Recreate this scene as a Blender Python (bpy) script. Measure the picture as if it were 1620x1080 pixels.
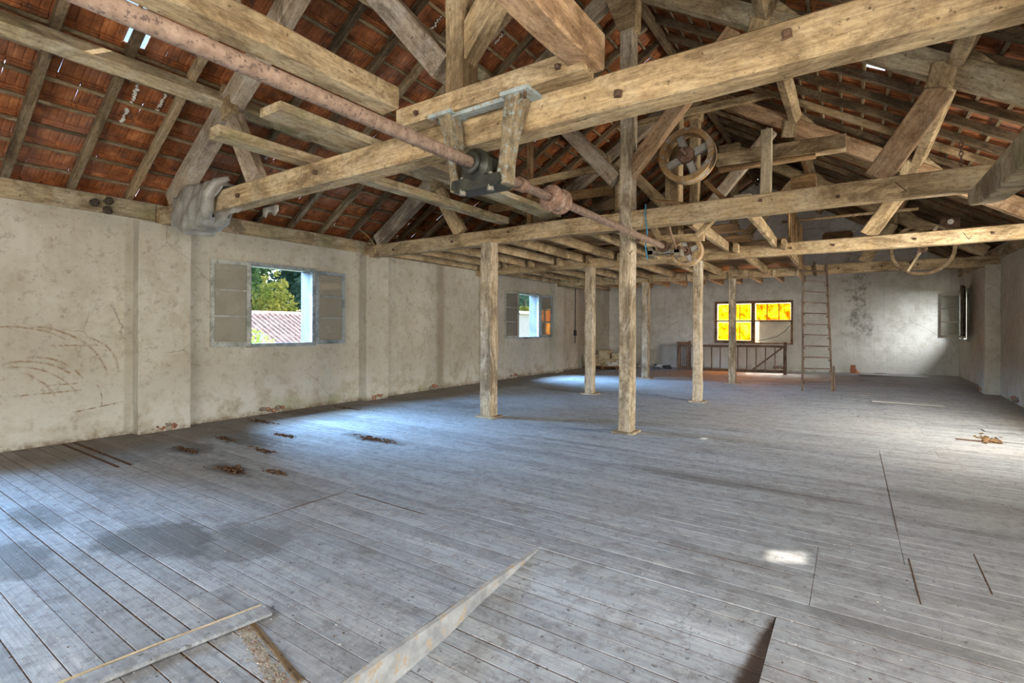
import bpy, bmesh, math, random
from mathutils import Vector, Matrix
random.seed(7)
for o in list(bpy.data.objects):
    bpy.data.objects.remove(o)
SC = bpy.context.scene
COL = SC.collection
R = math.radians

# ------------------------------------------------------------------ camera, world, sun, daylight, exposure
CAM_H = 1.6
YAW = R(34.117)
ROLL = 0.0043
def make_camera():
    fw = Vector((-math.sin(YAW), math.cos(YAW), 0)); rt = Vector((math.cos(YAW), math.sin(YAW), 0)); up = Vector((0, 0, 1))
    c, s = math.cos(ROLL), math.sin(ROLL)
    r = rt*c+up*s; u = up*c-rt*s
    cam = bpy.data.cameras.new('camera'); cam.sensor_width = 36; cam.lens = 794.6/1620*36
    cam.shift_y = -22.6/1620; cam.clip_start = 0.05; cam.clip_end = 500
    o = bpy.data.objects.new('camera', cam); COL.objects.link(o)
    o.matrix_world = Matrix(((r.x, u.x, -fw.x, 0), (r.y, u.y, -fw.y, 0), (r.z, u.z, -fw.z, CAM_H), (0, 0, 0, 1)))
    SC.camera = o
make_camera()

SUN_DIR = Vector((.09, .663, .743)).normalized()      # towards the sun
def make_world():
    w = bpy.data.worlds.new('sky'); SC.world = w; w.use_nodes = True
    nt = w.node_tree; nt.nodes.clear()
    sky = nt.nodes.new('ShaderNodeTexSky'); sky.sky_type = 'NISHITA'; sky.sun_disc = False
    sky.sun_elevation = math.asin(SUN_DIR.z); sky.sun_rotation = math.atan2(SUN_DIR.x, SUN_DIR.y)
    sky.air_density = 1.2; sky.dust_density = 1.5
    bg = nt.nodes.new('ShaderNodeBackground'); bg.inputs[1].default_value = 0.30
    out = nt.nodes.new('ShaderNodeOutputWorld')
    nt.links.new(sky.outputs[0], bg.inputs[0]); nt.links.new(bg.outputs[0], out.inputs[0])
make_world()
def sun():
    l = bpy.data.lights.new('sun', 'SUN'); l.energy = 7.0; l.angle = R(.6); l.color = (1, .9, .74)
    o = bpy.data.objects.new('sun', l); COL.objects.link(o)
    o.rotation_euler = SUN_DIR.to_track_quat('Z', 'Y').to_euler(); o.location = (0, 40, 40)
sun()
def area(name, loc, direction, sx, sy, power, color):
    l = bpy.data.lights.new(name, 'AREA'); l.shape = 'RECTANGLE'; l.size = sx; l.size_y = sy; l.energy = power; l.color = color
    o = bpy.data.objects.new(name, l); COL.objects.link(o); o.location = loc
    o.rotation_euler = Vector(direction).to_track_quat('-Z', 'Z').to_euler()
    return o
BLUE = (.36, .63, 1.0); WARM = (1.0, .94, .84)
# skylight outside and above each window; unseen doorway and right-hand openings added as fill
area('daylight_window_left_near', (-13.2, 5.0, 5.4), (1, .05, -.72), 5.0, 4.0, 8500, BLUE)
area('daylight_window_left_far', (-13.2, 14.0, 5.4), (1, 0, -.72), 5.0, 4.0, 8500, BLUE)
area('daylight_window_left_behind', (-13.2, -0.6, 5.4), (1, .1, -.72), 5.0, 4.0, 9500, BLUE)
area('daylight_window_right_far', (6.2, 18.0, 3.7), (-1, .48, -.55), 3.6, 3.0, 1000, (.9, .95, 1.0))
area('fill_right_middle', (3.15, 9.2, 1.9), (-1, .5, -.2), 2.3, 1.7, 470, (1.0, .94, .83))  # fill for the far timbers, through an opening added out of view
area('daylight_stair_window', (-3.1, 23.6, 4.3), (0, -1, -.85), 3.2, 2.0, 800, (1, .93, .82))
area('joist_fill_below_stair_window', (-4.6, 28.0, -.6), (.05, -1, .33), 5.0, 2.6, 6500, (1, .93, .82))  # lamp added to throw amber light up onto the loft joists
area('fill_behind', (-2.6, -3.1, 1.75), (0, 1, .12), 5.2, 2.7, 340, (1.0, .95, .86))  # frontal fill, in an opening made up behind the camera
area('fill_right_behind', (3.15, 1.0, 1.9), (-1, .25, .05), 3.0, 1.7, 520, WARM)  # side fill for the first tie beam and left wall, its opening added

SC.view_settings.view_transform = 'Standard'
SC.view_settings.look = 'None'
SC.view_settings.gamma = 1
SC.view_settings.use_curve_mapping = False
SC.view_settings.exposure = 0.22
SC.cycles.use_denoising = True
SC.cycles.max_bounces = 10
SC.cycles.diffuse_bounces = 6
SC.cycles.sample_clamp_indirect = 6

# ------------------------------------------------------------------ materials
class NT:
    def __init__(s, name):
        m = bpy.data.materials.new(name); m.use_nodes = True; s.m = m; s.t = m.node_tree; s.t.nodes.clear()
        s.out = s.n('ShaderNodeOutputMaterial'); s.b = s.n('ShaderNodeBsdfPrincipled')
        s.l(s.b.outputs[0], s.out.inputs[0])
    def n(s, k): return s.t.nodes.new(k)
    def l(s, a, b): s.t.links.new(a, b)
    def val(s, a, sock):
        if hasattr(a, 'is_output'): s.l(a, sock)
        elif isinstance(a, tuple) and len(sock.default_value) == 4 and len(a) == 3: sock.default_value = (*a, 1)
        else: sock.default_value = a
    def tc(s, k): return s.n('ShaderNodeTexCoord').outputs[k]
    def pos(s): return s.n('ShaderNodeNewGeometry').outputs['Position']
    def rnd(s): return s.n('ShaderNodeObjectInfo').outputs['Random']
    def mapping(s, v, scale=(1, 1, 1), loc=None):
        n = s.n('ShaderNodeMapping'); s.l(v, n.inputs[0]); n.inputs['Scale'].default_value = scale
        if loc is not None: s.val(loc, n.inputs['Location'])
        return n.outputs[0]
    def noise(s, v, scale, detail=4, rough=.55, dist=0, out='Fac'):
        n = s.n('ShaderNodeTexNoise'); s.l(v, n.inputs['Vector']); n.inputs['Scale'].default_value = scale
        n.inputs['Detail'].default_value = detail; n.inputs['Roughness'].default_value = rough; n.inputs['Distortion'].default_value = dist
        return n.outputs[out]
    def ramp(s, f, stops, mode='LINEAR'):
        n = s.n('ShaderNodeValToRGB'); s.l(f, n.inputs[0]); cr = n.color_ramp; cr.interpolation = mode
        while len(cr.elements) < len(stops): cr.elements.new(.5)
        for e, (p, c) in zip(cr.elements, stops):
            e.position = p; e.color = (c, c, c, 1) if not isinstance(c, tuple) else (*c, 1)
        return n.outputs[0]
    def math(s, op, a, b=0., c=0., clamp=False):
        n = s.n('ShaderNodeMath'); n.operation = op; n.use_clamp = clamp
        s.val(a, n.inputs[0]); s.val(b, n.inputs[1])
        if op in ('MULTIPLY_ADD', 'COMPARE', 'SMOOTH_MIN', 'SMOOTH_MAX'): s.val(c, n.inputs[2])
        return n.outputs[0]
    def mix(s, f, a, b, mode='MIX'):
        n = s.n('ShaderNodeMix'); n.data_type = 'RGBA'; n.blend_type = mode
        s.val(f, n.inputs[0]); s.val(a, n.inputs[6]); s.val(b, n.inputs[7]); return n.outputs[2]
    def sep(s, v):
        n = s.n('ShaderNodeSeparateXYZ'); s.l(v, n.inputs[0]); return n.outputs
    def comb(s, x=0., y=0., z=0.):
        n = s.n('ShaderNodeCombineXYZ'); s.val(x, n.inputs[0]); s.val(y, n.inputs[1]); s.val(z, n.inputs[2]); return n.outputs[0]
    def rng(s, v, a, b, c=0., d=1., smooth=True):
        n = s.n('ShaderNodeMapRange'); n.interpolation_type = 'SMOOTHSTEP' if smooth else 'LINEAR'
        s.val(v, n.inputs[0]); n.inputs[1].default_value = a; n.inputs[2].default_value = b
        n.inputs[3].default_value = c; n.inputs[4].default_value = d; return n.outputs[0]
    def bump(s, h, strength=.3, dist=.01):
        n = s.n('ShaderNodeBump'); s.l(h, n.inputs['Height']); n.inputs['Strength'].default_value = strength
        n.inputs['Distance'].default_value = dist; s.l(n.outputs[0], s.b.inputs['Normal'])
    def end(s, color, rough=.85, spec=.25, metal=0.):
        s.val(color, s.b.inputs['Base Color']); s.val(rough, s.b.inputs['Roughness'])
        s.b.inputs['Specular IOR Level'].default_value = spec; s.val(metal, s.b.inputs['Metallic']); return s.m

def wood(name, dark, light, dust, dust_amt=.5, var=.25, streak=1.0, green=0., worn=1.):
    k = NT(name); rnd = k.rnd()
    off = k.comb(k.math('MULTIPLY', rnd, 37.), k.math('MULTIPLY', rnd, 91.), k.math('MULTIPLY', rnd, 53.))
    v = k.mapping(k.tc('Object'), (1, 1, 1), off)
    g = k.noise(k.mapping(v, (.7, 6, 6)), 2.0, 7, .66, 1.0)
    fine = k.noise(k.mapping(v, (1.6, 60, 60)), 1.6, 4, .65, .3)
    blotch = k.noise(v, 2.2, 7, .68, .4)
    grit = k.noise(k.mapping(v, (.6, 1, 1)), 30, 7, .75)
    stain = k.noise(k.mapping(v, (.55, 1.2, 1.2)), 2.0, 8, .74, .6)
    c = k.ramp(g, [(.30, dark), (.66, light)])
    c = k.mix(k.ramp(blotch, [(.45, 0.), (.62, dust_amt)]), c, dust)
    c = k.mix(k.math('MULTIPLY', k.ramp(stain, [(.47, 0.), (.60, 1.)]), .8*worn), c, tuple(x*.55 for x in dark))
    c = k.mix(k.math('MULTIPLY', k.ramp(fine, [(.34, 1.), (.48, 0.)]), .40*streak), c, tuple(x*.45 for x in dark))
    c = k.mix(k.math('MULTIPLY', k.ramp(grit, [(.36, 1.), (.50, 0.)]), .5*worn), c, tuple(x*.5 for x in dark))
    c = k.mix(k.math('MULTIPLY', k.ramp(grit, [(.56, 0.), (.70, 1.)]), .35*worn), c, tuple(min(1, x*1.2) for x in light))
    sp = k.noise(v, 26, 2, .5)
    c = k.mix(k.math('MULTIPLY', k.ramp(sp, [(.68, 0.), (.73, 1.)]), .7), c, tuple(x*.22 for x in dark))
    if green:
        c = k.mix(k.math('MULTIPLY', k.ramp(k.noise(v, 1.6, 3), [(.5, 0.), (.66, 1.)]), green), c, (.24, .25, .12))
    hs = k.n('ShaderNodeHueSaturation'); k.l(c, hs.inputs['Color'])
    k.l(k.math('MULTIPLY_ADD', rnd, 2*var, 1-var), hs.inputs['Value'])
    k.bump(k.math('ADD', k.math('MULTIPLY', g, .5), k.math('ADD', k.math('MULTIPLY', fine, .3), k.math('MULTIPLY', grit, .5))), .8, .014)
    return k.end(hs.outputs[0], .9, .15)

M = {}
M['oak'] = wood('hewn_oak', (.25, .165, .085), (.60, .44, .245), (.54, .44, .29), .6, .14)
M['oak_grey'] = wood('greyed_oak', (.23, .165, .11), (.50, .395, .28), (.47, .41, .34), .7, .14)
M['oak_red'] = wood('reddish_oak', (.25, .145, .075), (.58, .38, .22), (.50, .38, .26), .5, .14)
M['oak_dusty'] = wood('dusty_oak', (.25, .175, .10), (.55, .43, .26), (.50, .44, .32), .8, .14, green=.35)
M['post'] = wood('weathered_post', (.24, .175, .11), (.66, .545, .38), (.68, .60, .48), .8, .05, 1.2)
M['old_wood'] = wood('old_roof_wood', (.075, .05, .028), (.235, .16, .088), (.21, .17, .12), .45, .3)
M['batten'] = wood('batten_wood', (.14, .09, .045), (.38, .27, .15), (.33, .28, .2), .5, .3)
M['brown_board'] = wood('brown_board', (.16, .085, .035), (.40, .25, .12), (.30, .22, .14), .35, .2)
M['grey_paint'] = wood('grey_painted_wood', (.30, .30, .26), (.47, .47, .41), (.42, .43, .40), .6, .06, .6)
M['blue_paint'] = wood('blue_grey_painted_wood', (.20, .23, .24), (.38, .42, .43), (.33, .33, .28), .5, .06, .6)
M['stair_wood'] = wood('dark_stair_wood', (.13, .085, .06), (.29, .20, .14), (.27, .23, .2), .4, .1)
M['amber_frame'] = wood('brown_window_wood', (.17, .095, .045), (.36, .22, .11), (.33, .26, .19), .4, .1)
M['box_card'] = wood('cream_fibreboard', (.48, .39, .25), (.68, .58, .40), (.60, .54, .42), .3, .12, .4)

def plaster(name, base=(.40, .365, .295), light=(.54, .51, .43), arcs=False, far=False):
    k = NT(name); p = k.pos(); x, y, z = k.sep(p)
    big = k.noise(p, .8, 5, .6); mid = k.noise(p, 3.2, 6, .65); fine = k.noise(p, 26, 5, .7)
    c = k.ramp(big, [(.32, base), (.66, light)])
    c = k.mix(k.ramp(mid, [(.42, 0.), (.64, .45 if far else .8)]), c, (.37, .33, .25))
    st = k.noise(k.mapping(p, (5.5, 5.5, .22)), 2.0, 4, .6)
    c = k.mix(k.math('MULTIPLY', k.ramp(st, [(.54, 0.), (.72, 1.)]), .30), c, (.36, .31, .23))
    hz = k.noise(k.mapping(p, (.5, .5, 7)), 2.0, 4, .6)
    c = k.mix(k.math('MULTIPLY', k.ramp(hz, [(.55, 0.), (.72, 1.)]), .25), c, (.40, .35, .27))
    grime = k.noise(p, 9, 6, .75)
    c = k.mix(k.math('MULTIPLY', k.ramp(grime, [(.53, 0.), (.66, 1.)]), .28 if far else .55), c, (.24, .2, .14))
    spk = k.noise(p, 38, 2, .5)
    c = k.mix(k.math('MULTIPLY', k.ramp(spk, [(.70, 0.), (.74, 1.)]), .7), c, (.10, .08, .06))
    # worn patches near the floor: paler with some moss
    low = k.rng(z, 1.1, .1)
    c = k.mix(k.math('MULTIPLY', k.math('MULTIPLY', low, k.ramp(mid, [(.40, 0.), (.55, 1.)])), .55), c, (.70, .72, .69))
    moss = k.math('MULTIPLY', k.rng(z, .45, .05), k.ramp(k.noise(p, 1.3, 4), [(.52, 0.), (.64, 1.)]))
    c = k.mix(k.math('MULTIPLY', moss, .55), c, (.33, .36, .19))
    dirt = k.math('MULTIPLY', k.rng(z, .12, .0), k.ramp(grime, [(.38, 0.), (.55, 1.)]))
    c = k.mix(k.math('MULTIPLY', dirt, .8), c, (.19, .14, .09))
    if arcs:   # brown scrape marks, arcs of circles drawn on the near wall
        wob = k.math('MULTIPLY', k.math('SUBTRACT', k.noise(p, 2.2, 3), .5), .05)
        rag = k.ramp(k.noise(p, 14, 4, .7), [(.38, 0.), (.6, 1.)])
        tot = None
        for cy, cz, r, a0, a1, wd in [(1.86, .70, .885, 10, 92, .022), (1.70, .60, .98, 50, 110, .018), (1.80, .35, .78, 38, 105, .022),
                                      (1.72, .32, .74, 25, 100, .016), (1.9, .55, .63, 25, 100, .02), (1.62, .45, .56, 15, 75, .022), (2.35, .95, .5, -5, 75, .02), (2.2, .55, .45, -20, 35, .012)]:
            dy = k.math('SUBTRACT', y, cy); dz = k.math('SUBTRACT', z, cz)
            d = k.math('SQRT', k.math('ADD', k.math('MULTIPLY', dy, dy), k.math('MULTIPLY', dz, dz)))
            ring = k.rng(k.math('ABSOLUTE', k.math('ADD', k.math('SUBTRACT', d, r), wob)), wd, wd*.25)
            ang = k.math('ARCTAN2', dz, dy)
            seg = k.math('MULTIPLY', k.rng(ang, R(a0), R(a0+14)), k.rng(ang, R(a1), R(a1-14)))
            m = k.math('MULTIPLY', ring, seg); tot = m if tot is None else k.math('MAXIMUM', tot, m)
        for y0, y1, zz, sl in [(1.75, 2.45, .69, .02), (2.0, 2.45, .80, .0), (2.3, 2.95, .40, .14), (2.05, 2.75, 1.33, -.02)]:
            d = k.math('ABSOLUTE', k.math('SUBTRACT', z, k.math('MULTIPLY_ADD', k.math('SUBTRACT', y, y0), sl, zz)))
            m = k.math('MULTIPLY', k.rng(d, .016, .004), k.math('MULTIPLY', k.rng(y, y0, y0+.1), k.rng(y, y1, y1-.1)))
            tot = k.math('MAXIMUM', tot, m)
        c = k.mix(k.math('MULTIPLY', k.math('MULTIPLY', tot, rag), .85), c, (.22, .14, .07))
        # one broad dark rain stain further along the wall
        s1 = k.rng(k.math('ABSOLUTE', k.math('ADD', k.math('SUBTRACT', y, 9.75), k.math('MULTIPLY', k.math('SUBTRACT', mid, .5), .15))), .22, .05)
        c = k.mix(k.math('MULTIPLY', s1, .55), c, (.25, .20, .13))
    if far:
        s1 = k.rng(k.math('ABSOLUTE', k.math('ADD', k.math('SUBTRACT', x, .2), k.math('MULTIPLY', k.math('SUBTRACT', mid, .5), 1.6))), .38, .05)
        s1 = k.math('MULTIPLY', s1, k.math('MULTIPLY', k.rng(z, 1.0, 1.7), k.ramp(grime, [(.4, 0.), (.6, 1.)])))
        c = k.mix(k.math('MULTIPLY', s1, .75), c, (.16, .14, .11))
        s2 = k.math('MULTIPLY', k.rng(z, 3.4, 3.8), k.ramp(grime, [(.35, .15), (.65, .85)]))
        c = k.mix(k.math('MULTIPLY', s2, .5), c, (.42, .41, .40))
    vo = k.n('ShaderNodeTexVoronoi'); vo.feature = 'DISTANCE_TO_EDGE'; vo.inputs['Scale'].default_value = .9
    k.l(k.mix(.14, p, k.noise(p, 3, 4, .6, out='Color')), vo.inputs['Vector'])
    ck = k.math('MULTIPLY', k.ramp(vo.outputs['Distance'], [(.0, 1.), (.006, 0.)]), k.ramp(k.noise(p, .7, 2), [(.54, 0.), (.6, 1.)]))
    c = k.mix(k.math('MULTIPLY', ck, .6), c, (.13, .1, .07))
    k.bump(k.math('ADD', k.math('MULTIPLY', mid, .7), k.math('MULTIPLY', fine, .35)), .4, .02)
    return k.end(c, .93, .12)
M['plaster'] = plaster('old_plaster')
M['plaster_left'] = plaster('old_plaster_scraped', arcs=True)
M['plaster_far'] = plaster('old_plaster_gable', (.60, .585, .53), (.78, .765, .70), far=True)

def floor_mat():
    k = NT('painted_floorboards'); p = k.pos(); x, y, z = k.sep(p); rnd = k.rnd()
    g = k.noise(k.mapping(p, (.8, 26, 26)), 1.6, 6, .65, .5)
    fine = k.noise(k.mapping(p, (2.5, 120, 120)), 1.2, 3, .6)
    c = k.ramp(g, [(.3, (.235, .275, .325)), (.52, (.345, .39, .445)), (.72, (.46, .505, .55))])
    big = k.noise(p, .55, 5, .6, .4)
    c = k.mix(k.ramp(big, [(.44, 0.), (.62, .55)]), c, (.30, .31, .315))
    mid = k.noise(k.mapping(p, (1, 2.4, 1)), 1.5, 6, .7)
    c = k.mix(k.math('MULTIPLY', k.ramp(mid, [(.56, 0.), (.70, 1.)]), .6), c, (.11, .105, .10))
    pale = k.noise(k.mapping(p, (1.2, 5, 1)), 1.8, 6, .7)
    c = k.mix(k.math('MULTIPLY', k.ramp(pale, [(.56, 0.), (.7, 1.)]), .5), c, (.56, .56, .55))
    # damp stains
    w = k.math('MULTIPLY', k.math('SUBTRACT', k.noise(p, 2.6, 7, .68), .5), 3.4)
    for cx, cy, rx, ry, amt in [(-4.35, 1.62, .55, .36, .85), (-3.75, 2.0, .5, .3, .6), (-4.75, .92, .45, .22, .75), (-5.6, 1.25, .55, .16, .6), (-8.0, 2.4, 1.2, .9, .5),
                                (-5.7, 4.82, .75, .16, .8), (-5.75, 2.87, .5, .16, .7), (-7.1, 3.1, .6, .25, .7), (-7.2, 3.8, .8, .3, .7), (-8.0, 5.6, 1.0, .6, .6), (-7.3, 7.9, 1.4, .5, .5), (-1.1, 5.6, 1.2, .18, .5), (.9, 6.2, .9, .16, .45), (.3, 3.35, .5, .15, .55), (2.2, 6.6, .9, .3, .5)]:
        dx = k.math('DIVIDE', k.math('SUBTRACT', x, cx), rx); dy = k.math('DIVIDE', k.math('SUBTRACT', y, cy), ry)
        d = k.math('ADD', k.math('ADD', k.math('MULTIPLY', dx, dx), k.math('MULTIPLY', dy, dy)), w)
        c = k.mix(k.math('MULTIPLY', k.rng(d, 1.05, .45), amt*.8), c, (.06, .06, .055))
    dirt = k.math('MULTIPLY', k.math('MAXIMUM', k.rng(k.math('ADD', x, k.math('MULTIPLY', w, .22)), -7.25, -7.9), k.rng(k.math('ADD', x, k.math('MULTIPLY', w, .15)), 2.0, 2.5)), .72)  # strips beside the walls: dust, plus their shade from window light painted brown
    c = k.mix(dirt, c, (.15, .105, .065))  # dust and painted shade beside the walls
    c = k.mix(k.math('MULTIPLY', k.rng(y, 14.5, 19), .35), c, (.44, .38, .34))
    wr_ = k.math('MULTIPLY', k.rng(k.math('ADD', x, k.math('MULTIPLY', w, .5)), -1.6, 1.2), k.ramp(big, [(.35, .75), (.6, .2)]))
    c = k.mix(wr_, c, (.34, .315, .285))
    gr = k.noise(p, 11, 9, .8)
    c = k.mix(k.math('MULTIPLY', k.ramp(gr, [(.40, 1.), (.5, 0.)]), .55), c, (.13, .13, .13))
    gr2 = k.noise(k.mapping(p, (1, 1.6, 1)), 3.2, 8, .75, .8)
    c = k.mix(k.math('MULTIPLY', k.ramp(gr2, [(.50, 0.), (.62, 1.)]), .4), c, (.16, .155, .15))
    sp = k.noise(p, 42, 3, .6)
    c = k.mix(k.ramp(sp, [(.69, 0.), (.73, .8)]), c, (.80, .80, .78))
    sp2 = k.noise(k.mapping(p, (1, 1, 1), (7, 3, 0)), 24, 3, .6)
    c = k.mix(k.math('MULTIPLY', k.ramp(sp2, [(.645, 0.), (.69, 1.)]), .75), c, (.06, .055, .05))
    scuff = k.noise(k.mapping(p, (3, 3, 3), (1, 9, 0)), 5, 7, .8)
    c = k.mix(k.math('MULTIPLY', k.ramp(scuff, [(.55, 0.), (.68, 1.)]), .3), c, (.62, .61, .58))
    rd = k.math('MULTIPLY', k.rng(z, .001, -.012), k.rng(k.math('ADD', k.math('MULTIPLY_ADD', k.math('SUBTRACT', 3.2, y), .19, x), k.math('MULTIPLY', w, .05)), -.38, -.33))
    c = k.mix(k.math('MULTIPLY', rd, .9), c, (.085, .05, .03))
    hs = k.n('ShaderNodeHueSaturation'); k.l(c, hs.inputs['Color']); k.l(k.math('MULTIPLY_ADD', rnd, .3, .85), hs.inputs['Value'])
    k.bump(k.math('ADD', k.math('MULTIPLY', g, .6), k.math('ADD', k.math('MULTIPLY', fine, .3), k.math('MULTIPLY', scuff, .6))), .45, .008)
    return k.end(hs.outputs[0], k.rng(mid, .3, .7, .55, .8), .35)
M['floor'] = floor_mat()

def tile_mat():
    k = NT('clay_tile'); v = k.tc('Object'); p = k.pos(); rnd = k.rnd()
    n = k.noise(k.mapping(p, (3, 3, 3)), 2.2, 5, .65)
    c = k.ramp(n, [(.3, (.115, .038, .013)), (.55, (.245, .08, .025)), (.75, (.42, .165, .06))])
    c = k.mix(k.math('MULTIPLY', k.ramp(k.noise(p, 7, 5, .7), [(.56, 0.), (.66, 1.)]), .7), c, (.045, .035, .03))
    c = k.mix(k.math('MULTIPLY', k.ramp(k.noise(p, 1.2, 4, .6), [(.5, 0.), (.7, 1.)]), .35), c, (.36, .2, .15))
    hs = k.n('ShaderNodeHueSaturation'); k.l(c, hs.inputs['Color']); k.l(k.math('MULTIPLY_ADD', rnd, .6, .75), hs.inputs['Value'])
    k.bump(k.noise(p, 40, 4, .7), .3, .006)
    return k.end(hs.outputs[0], .75, .3)
M['tile'] = tile_mat()

def simple(name, c1, c2, scale=6, rough=.8, metal=0., spec=.3, bump=.25, c3=None, lo=.35, hi=.65):
    k = NT(name); v = k.tc('Object'); n = k.noise(v, scale, 5, .65)
    c = k.ramp(n, [(lo, c1), (hi, c2)])
    if c3: c = k.mix(k.ramp(k.noise(v, scale*2.7, 4, .7), [(.54, 0.), (.62, 1.)]), c, c3)
    k.bump(k.noise(v, scale*6, 4, .7), bump, .006)
    return k.end(c, rough, spec, metal)
M['rust'] = simple('rusty_iron', (.15, .085, .055), (.33, .20, .14), 9, .8, .15, c3=(.40, .31, .25))
M['shaft'] = simple('dusty_rusty_shaft', (.27, .18, .13), (.46, .33, .25), 14, .8, .05, c3=(.16, .11, .09))
M['dark_rust'] = simple('dark_rusty_iron', (.07, .04, .028), (.16, .095, .06), 9, .75, .3)
M['hanger'] = simple('chipped_blue_grey_cast_iron', (.10, .075, .045), (.30, .235, .145), 9, .65, .1, c3=(.25, .29, .28))
M['hanger_top'] = simple('blue_grey_cast_iron', (.24, .30, .31), (.42, .48, .48), 8, .6, .1, c3=(.30, .24, .17))
M['grease'] = simple('greasy_black_iron', (.02, .021, .017), (.055, .055, .042), 8, .45, .3, .5)
M['steel'] = simple('dull_steel', (.12, .11, .09), (.26, .24, .20), 10, .6, .3)
M['pulley'] = simple('worn_wooden_pulley', (.30, .17, .07), (.55, .36, .17), 5, .6, 0, c3=(.42, .40, .36))
M['pulley_web'] = simple('grey_pulley_web', (.30, .29, .26), (.50, .48, .43), 6, .8)
M['plastic'] = simple('dusty_plastic_sheet', (.17, .15, .125), (.31, .285, .25), 5, .4, 0, .5, bump=.1)
def plastic_mat():
    k = NT('dusty_plastic_film'); n = k.noise(k.tc('Object'), 5, 5, .65); c = k.ramp(n, [(.35, (.24, .22, .19)), (.65, (.44, .42, .37))])
    k.end(c, .35, .5); tp = k.n('ShaderNodeBsdfTransparent'); tp.inputs[0].default_value = (.92, .92, .9, 1); mx = k.n('ShaderNodeMixShader'); mx.inputs[0].default_value = .3
    k.l(k.b.outputs[0], mx.inputs[1]); k.l(tp.outputs[0], mx.inputs[2]); k.l(mx.outputs[0], k.out.inputs[0]); return k.m
M['plastic'] = plastic_mat()
M['nest'] = simple('dry_mud', (.03, .024, .017), (.085, .065, .045), 18, .95, bump=.8)
M['brick'] = simple('exposed_brick', (.26, .10, .055), (.42, .22, .15), 12, .95, c3=(.50, .42, .36))
M['rubble'] = simple('mortar_rubble', (.19, .17, .14), (.36, .33, .28), 14, .95, c3=(.22, .12, .08))
M['mortar'] = simple('pale_mortar', (.48, .46, .40), (.66, .64, .57), 20, .95)
M['riser'] = simple('worn_white_riser', (.25, .265, .285), (.43, .45, .46), 7, .9, c3=(.40, .33, .24))
M['rot'] = simple('rotten_wood', (.03, .016, .01), (.11, .055, .028), 16, .95, c3=(.22, .12, .06))
M['blackdebris'] = simple('dark_sheet', (.025, .028, .03), (.07, .07, .07), 6, .6)
M['panel_white'] = simple('white_board', (.50, .48, .42), (.64, .62, .55), 3, .7)
M['panel_grey'] = simple('pale_grey_board', (.46, .46, .44), (.58, .58, .55), 2, .75)
M['rope'] = simple('blue_rope', (.03, .16, .28), (.07, .32, .46), 20, .8)
M['cable'] = simple('black_cable', (.02, .02, .02), (.05, .045, .04), 20, .6)
M['straw'] = simple('straw', (.45, .33, .15), (.62, .48, .24), 10, .8)
M['terracotta'] = simple('terracotta_block', (.33, .12, .06), (.45, .19, .10), 12, .9)
M['ext_grey'] = simple('grey_render', (.095, .092, .086), (.135, .13, .12), 2, .9)
M['ext_white'] = simple('white_render', (.52, .53, .55), (.64, .65, .66), 2, .9)
M['bright_white'] = simple('whitewash', (.86, .86, .85), (.93, .93, .92), 2, .9)
M['reveal'] = simple('window_reveal', (.085, .09, .10), (.13, .135, .15), 3, .9)
M['ext_roof'] = simple('pink_roof_tiles', (.40, .28, .26), (.66, .52, .48), 3, .9, c3=(.30, .22, .2))
M['earth'] = simple('grassy_ground', (.09, .11, .04), (.19, .20, .09), 1, .95)
M['bark'] = simple('bark', (.07, .05, .035), (.16, .12, .09), 5, .95)
def leafmat(name, a, b):
    k = NT(name); n = k.noise(k.pos(), .9, 3, .6); c = k.ramp(n, [(.35, a), (.65, b)])
    tr = k.n('ShaderNodeBsdfTranslucent'); k.l(c, tr.inputs[0]); mx = k.n('ShaderNodeMixShader'); mx.inputs[0].default_value = .3
    m = k.end(c, .7, .2); k.l(k.b.outputs[0], mx.inputs[1]); k.l(tr.outputs[0], mx.inputs[2]); k.l(mx.outputs[0], k.out.inputs[0]); return m
M['leaf_dark'] = leafmat('dark_foliage', (.06, .13, .06), (.13, .24, .10))
M['leaf_blue'] = leafmat('bluish_foliage', (.08, .17, .14), (.16, .29, .21))
M['leaf_yellow'] = leafmat('yellow_green_foliage', (.20, .27, .06), (.50, .50, .14))
M['leaf_bright'] = leafmat('bright_shrub_foliage', (.13, .27, .025), (.34, .50, .06))
def glass_mat():
    k = NT('dusty_window_glass'); gl = k.n('ShaderNodeBsdfGlossy'); gl.inputs['Roughness'].default_value = .03
    tp = k.n('ShaderNodeBsdfTransparent'); tp.inputs[0].default_value = (.93, .93, .91, 1)
    df = k.n('ShaderNodeBsdfDiffuse'); df.inputs[0].default_value = (.50, .465, .38, 1)
    fr = k.n('ShaderNodeFresnel'); fr.inputs[0].default_value = 1.5
    m1 = k.n('ShaderNodeMixShader'); k.l(k.ramp(k.noise(k.tc('Object'), 4, 5, .7), [(.3, .25), (.75, .5)]), m1.inputs[0]); k.l(tp.outputs[0], m1.inputs[1]); k.l(df.outputs[0], m1.inputs[2])
    m2 = k.n('ShaderNodeMixShader'); k.l(k.math('MULTIPLY_ADD', fr.outputs[0], 1.1, .03, clamp=True), m2.inputs[0]); k.l(m1.outputs[0], m2.inputs[1]); k.l(gl.outputs[0], m2.inputs[2])
    k.l(m2.outputs[0], k.out.inputs[0]); return k.m
M['glass'] = glass_mat()
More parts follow.
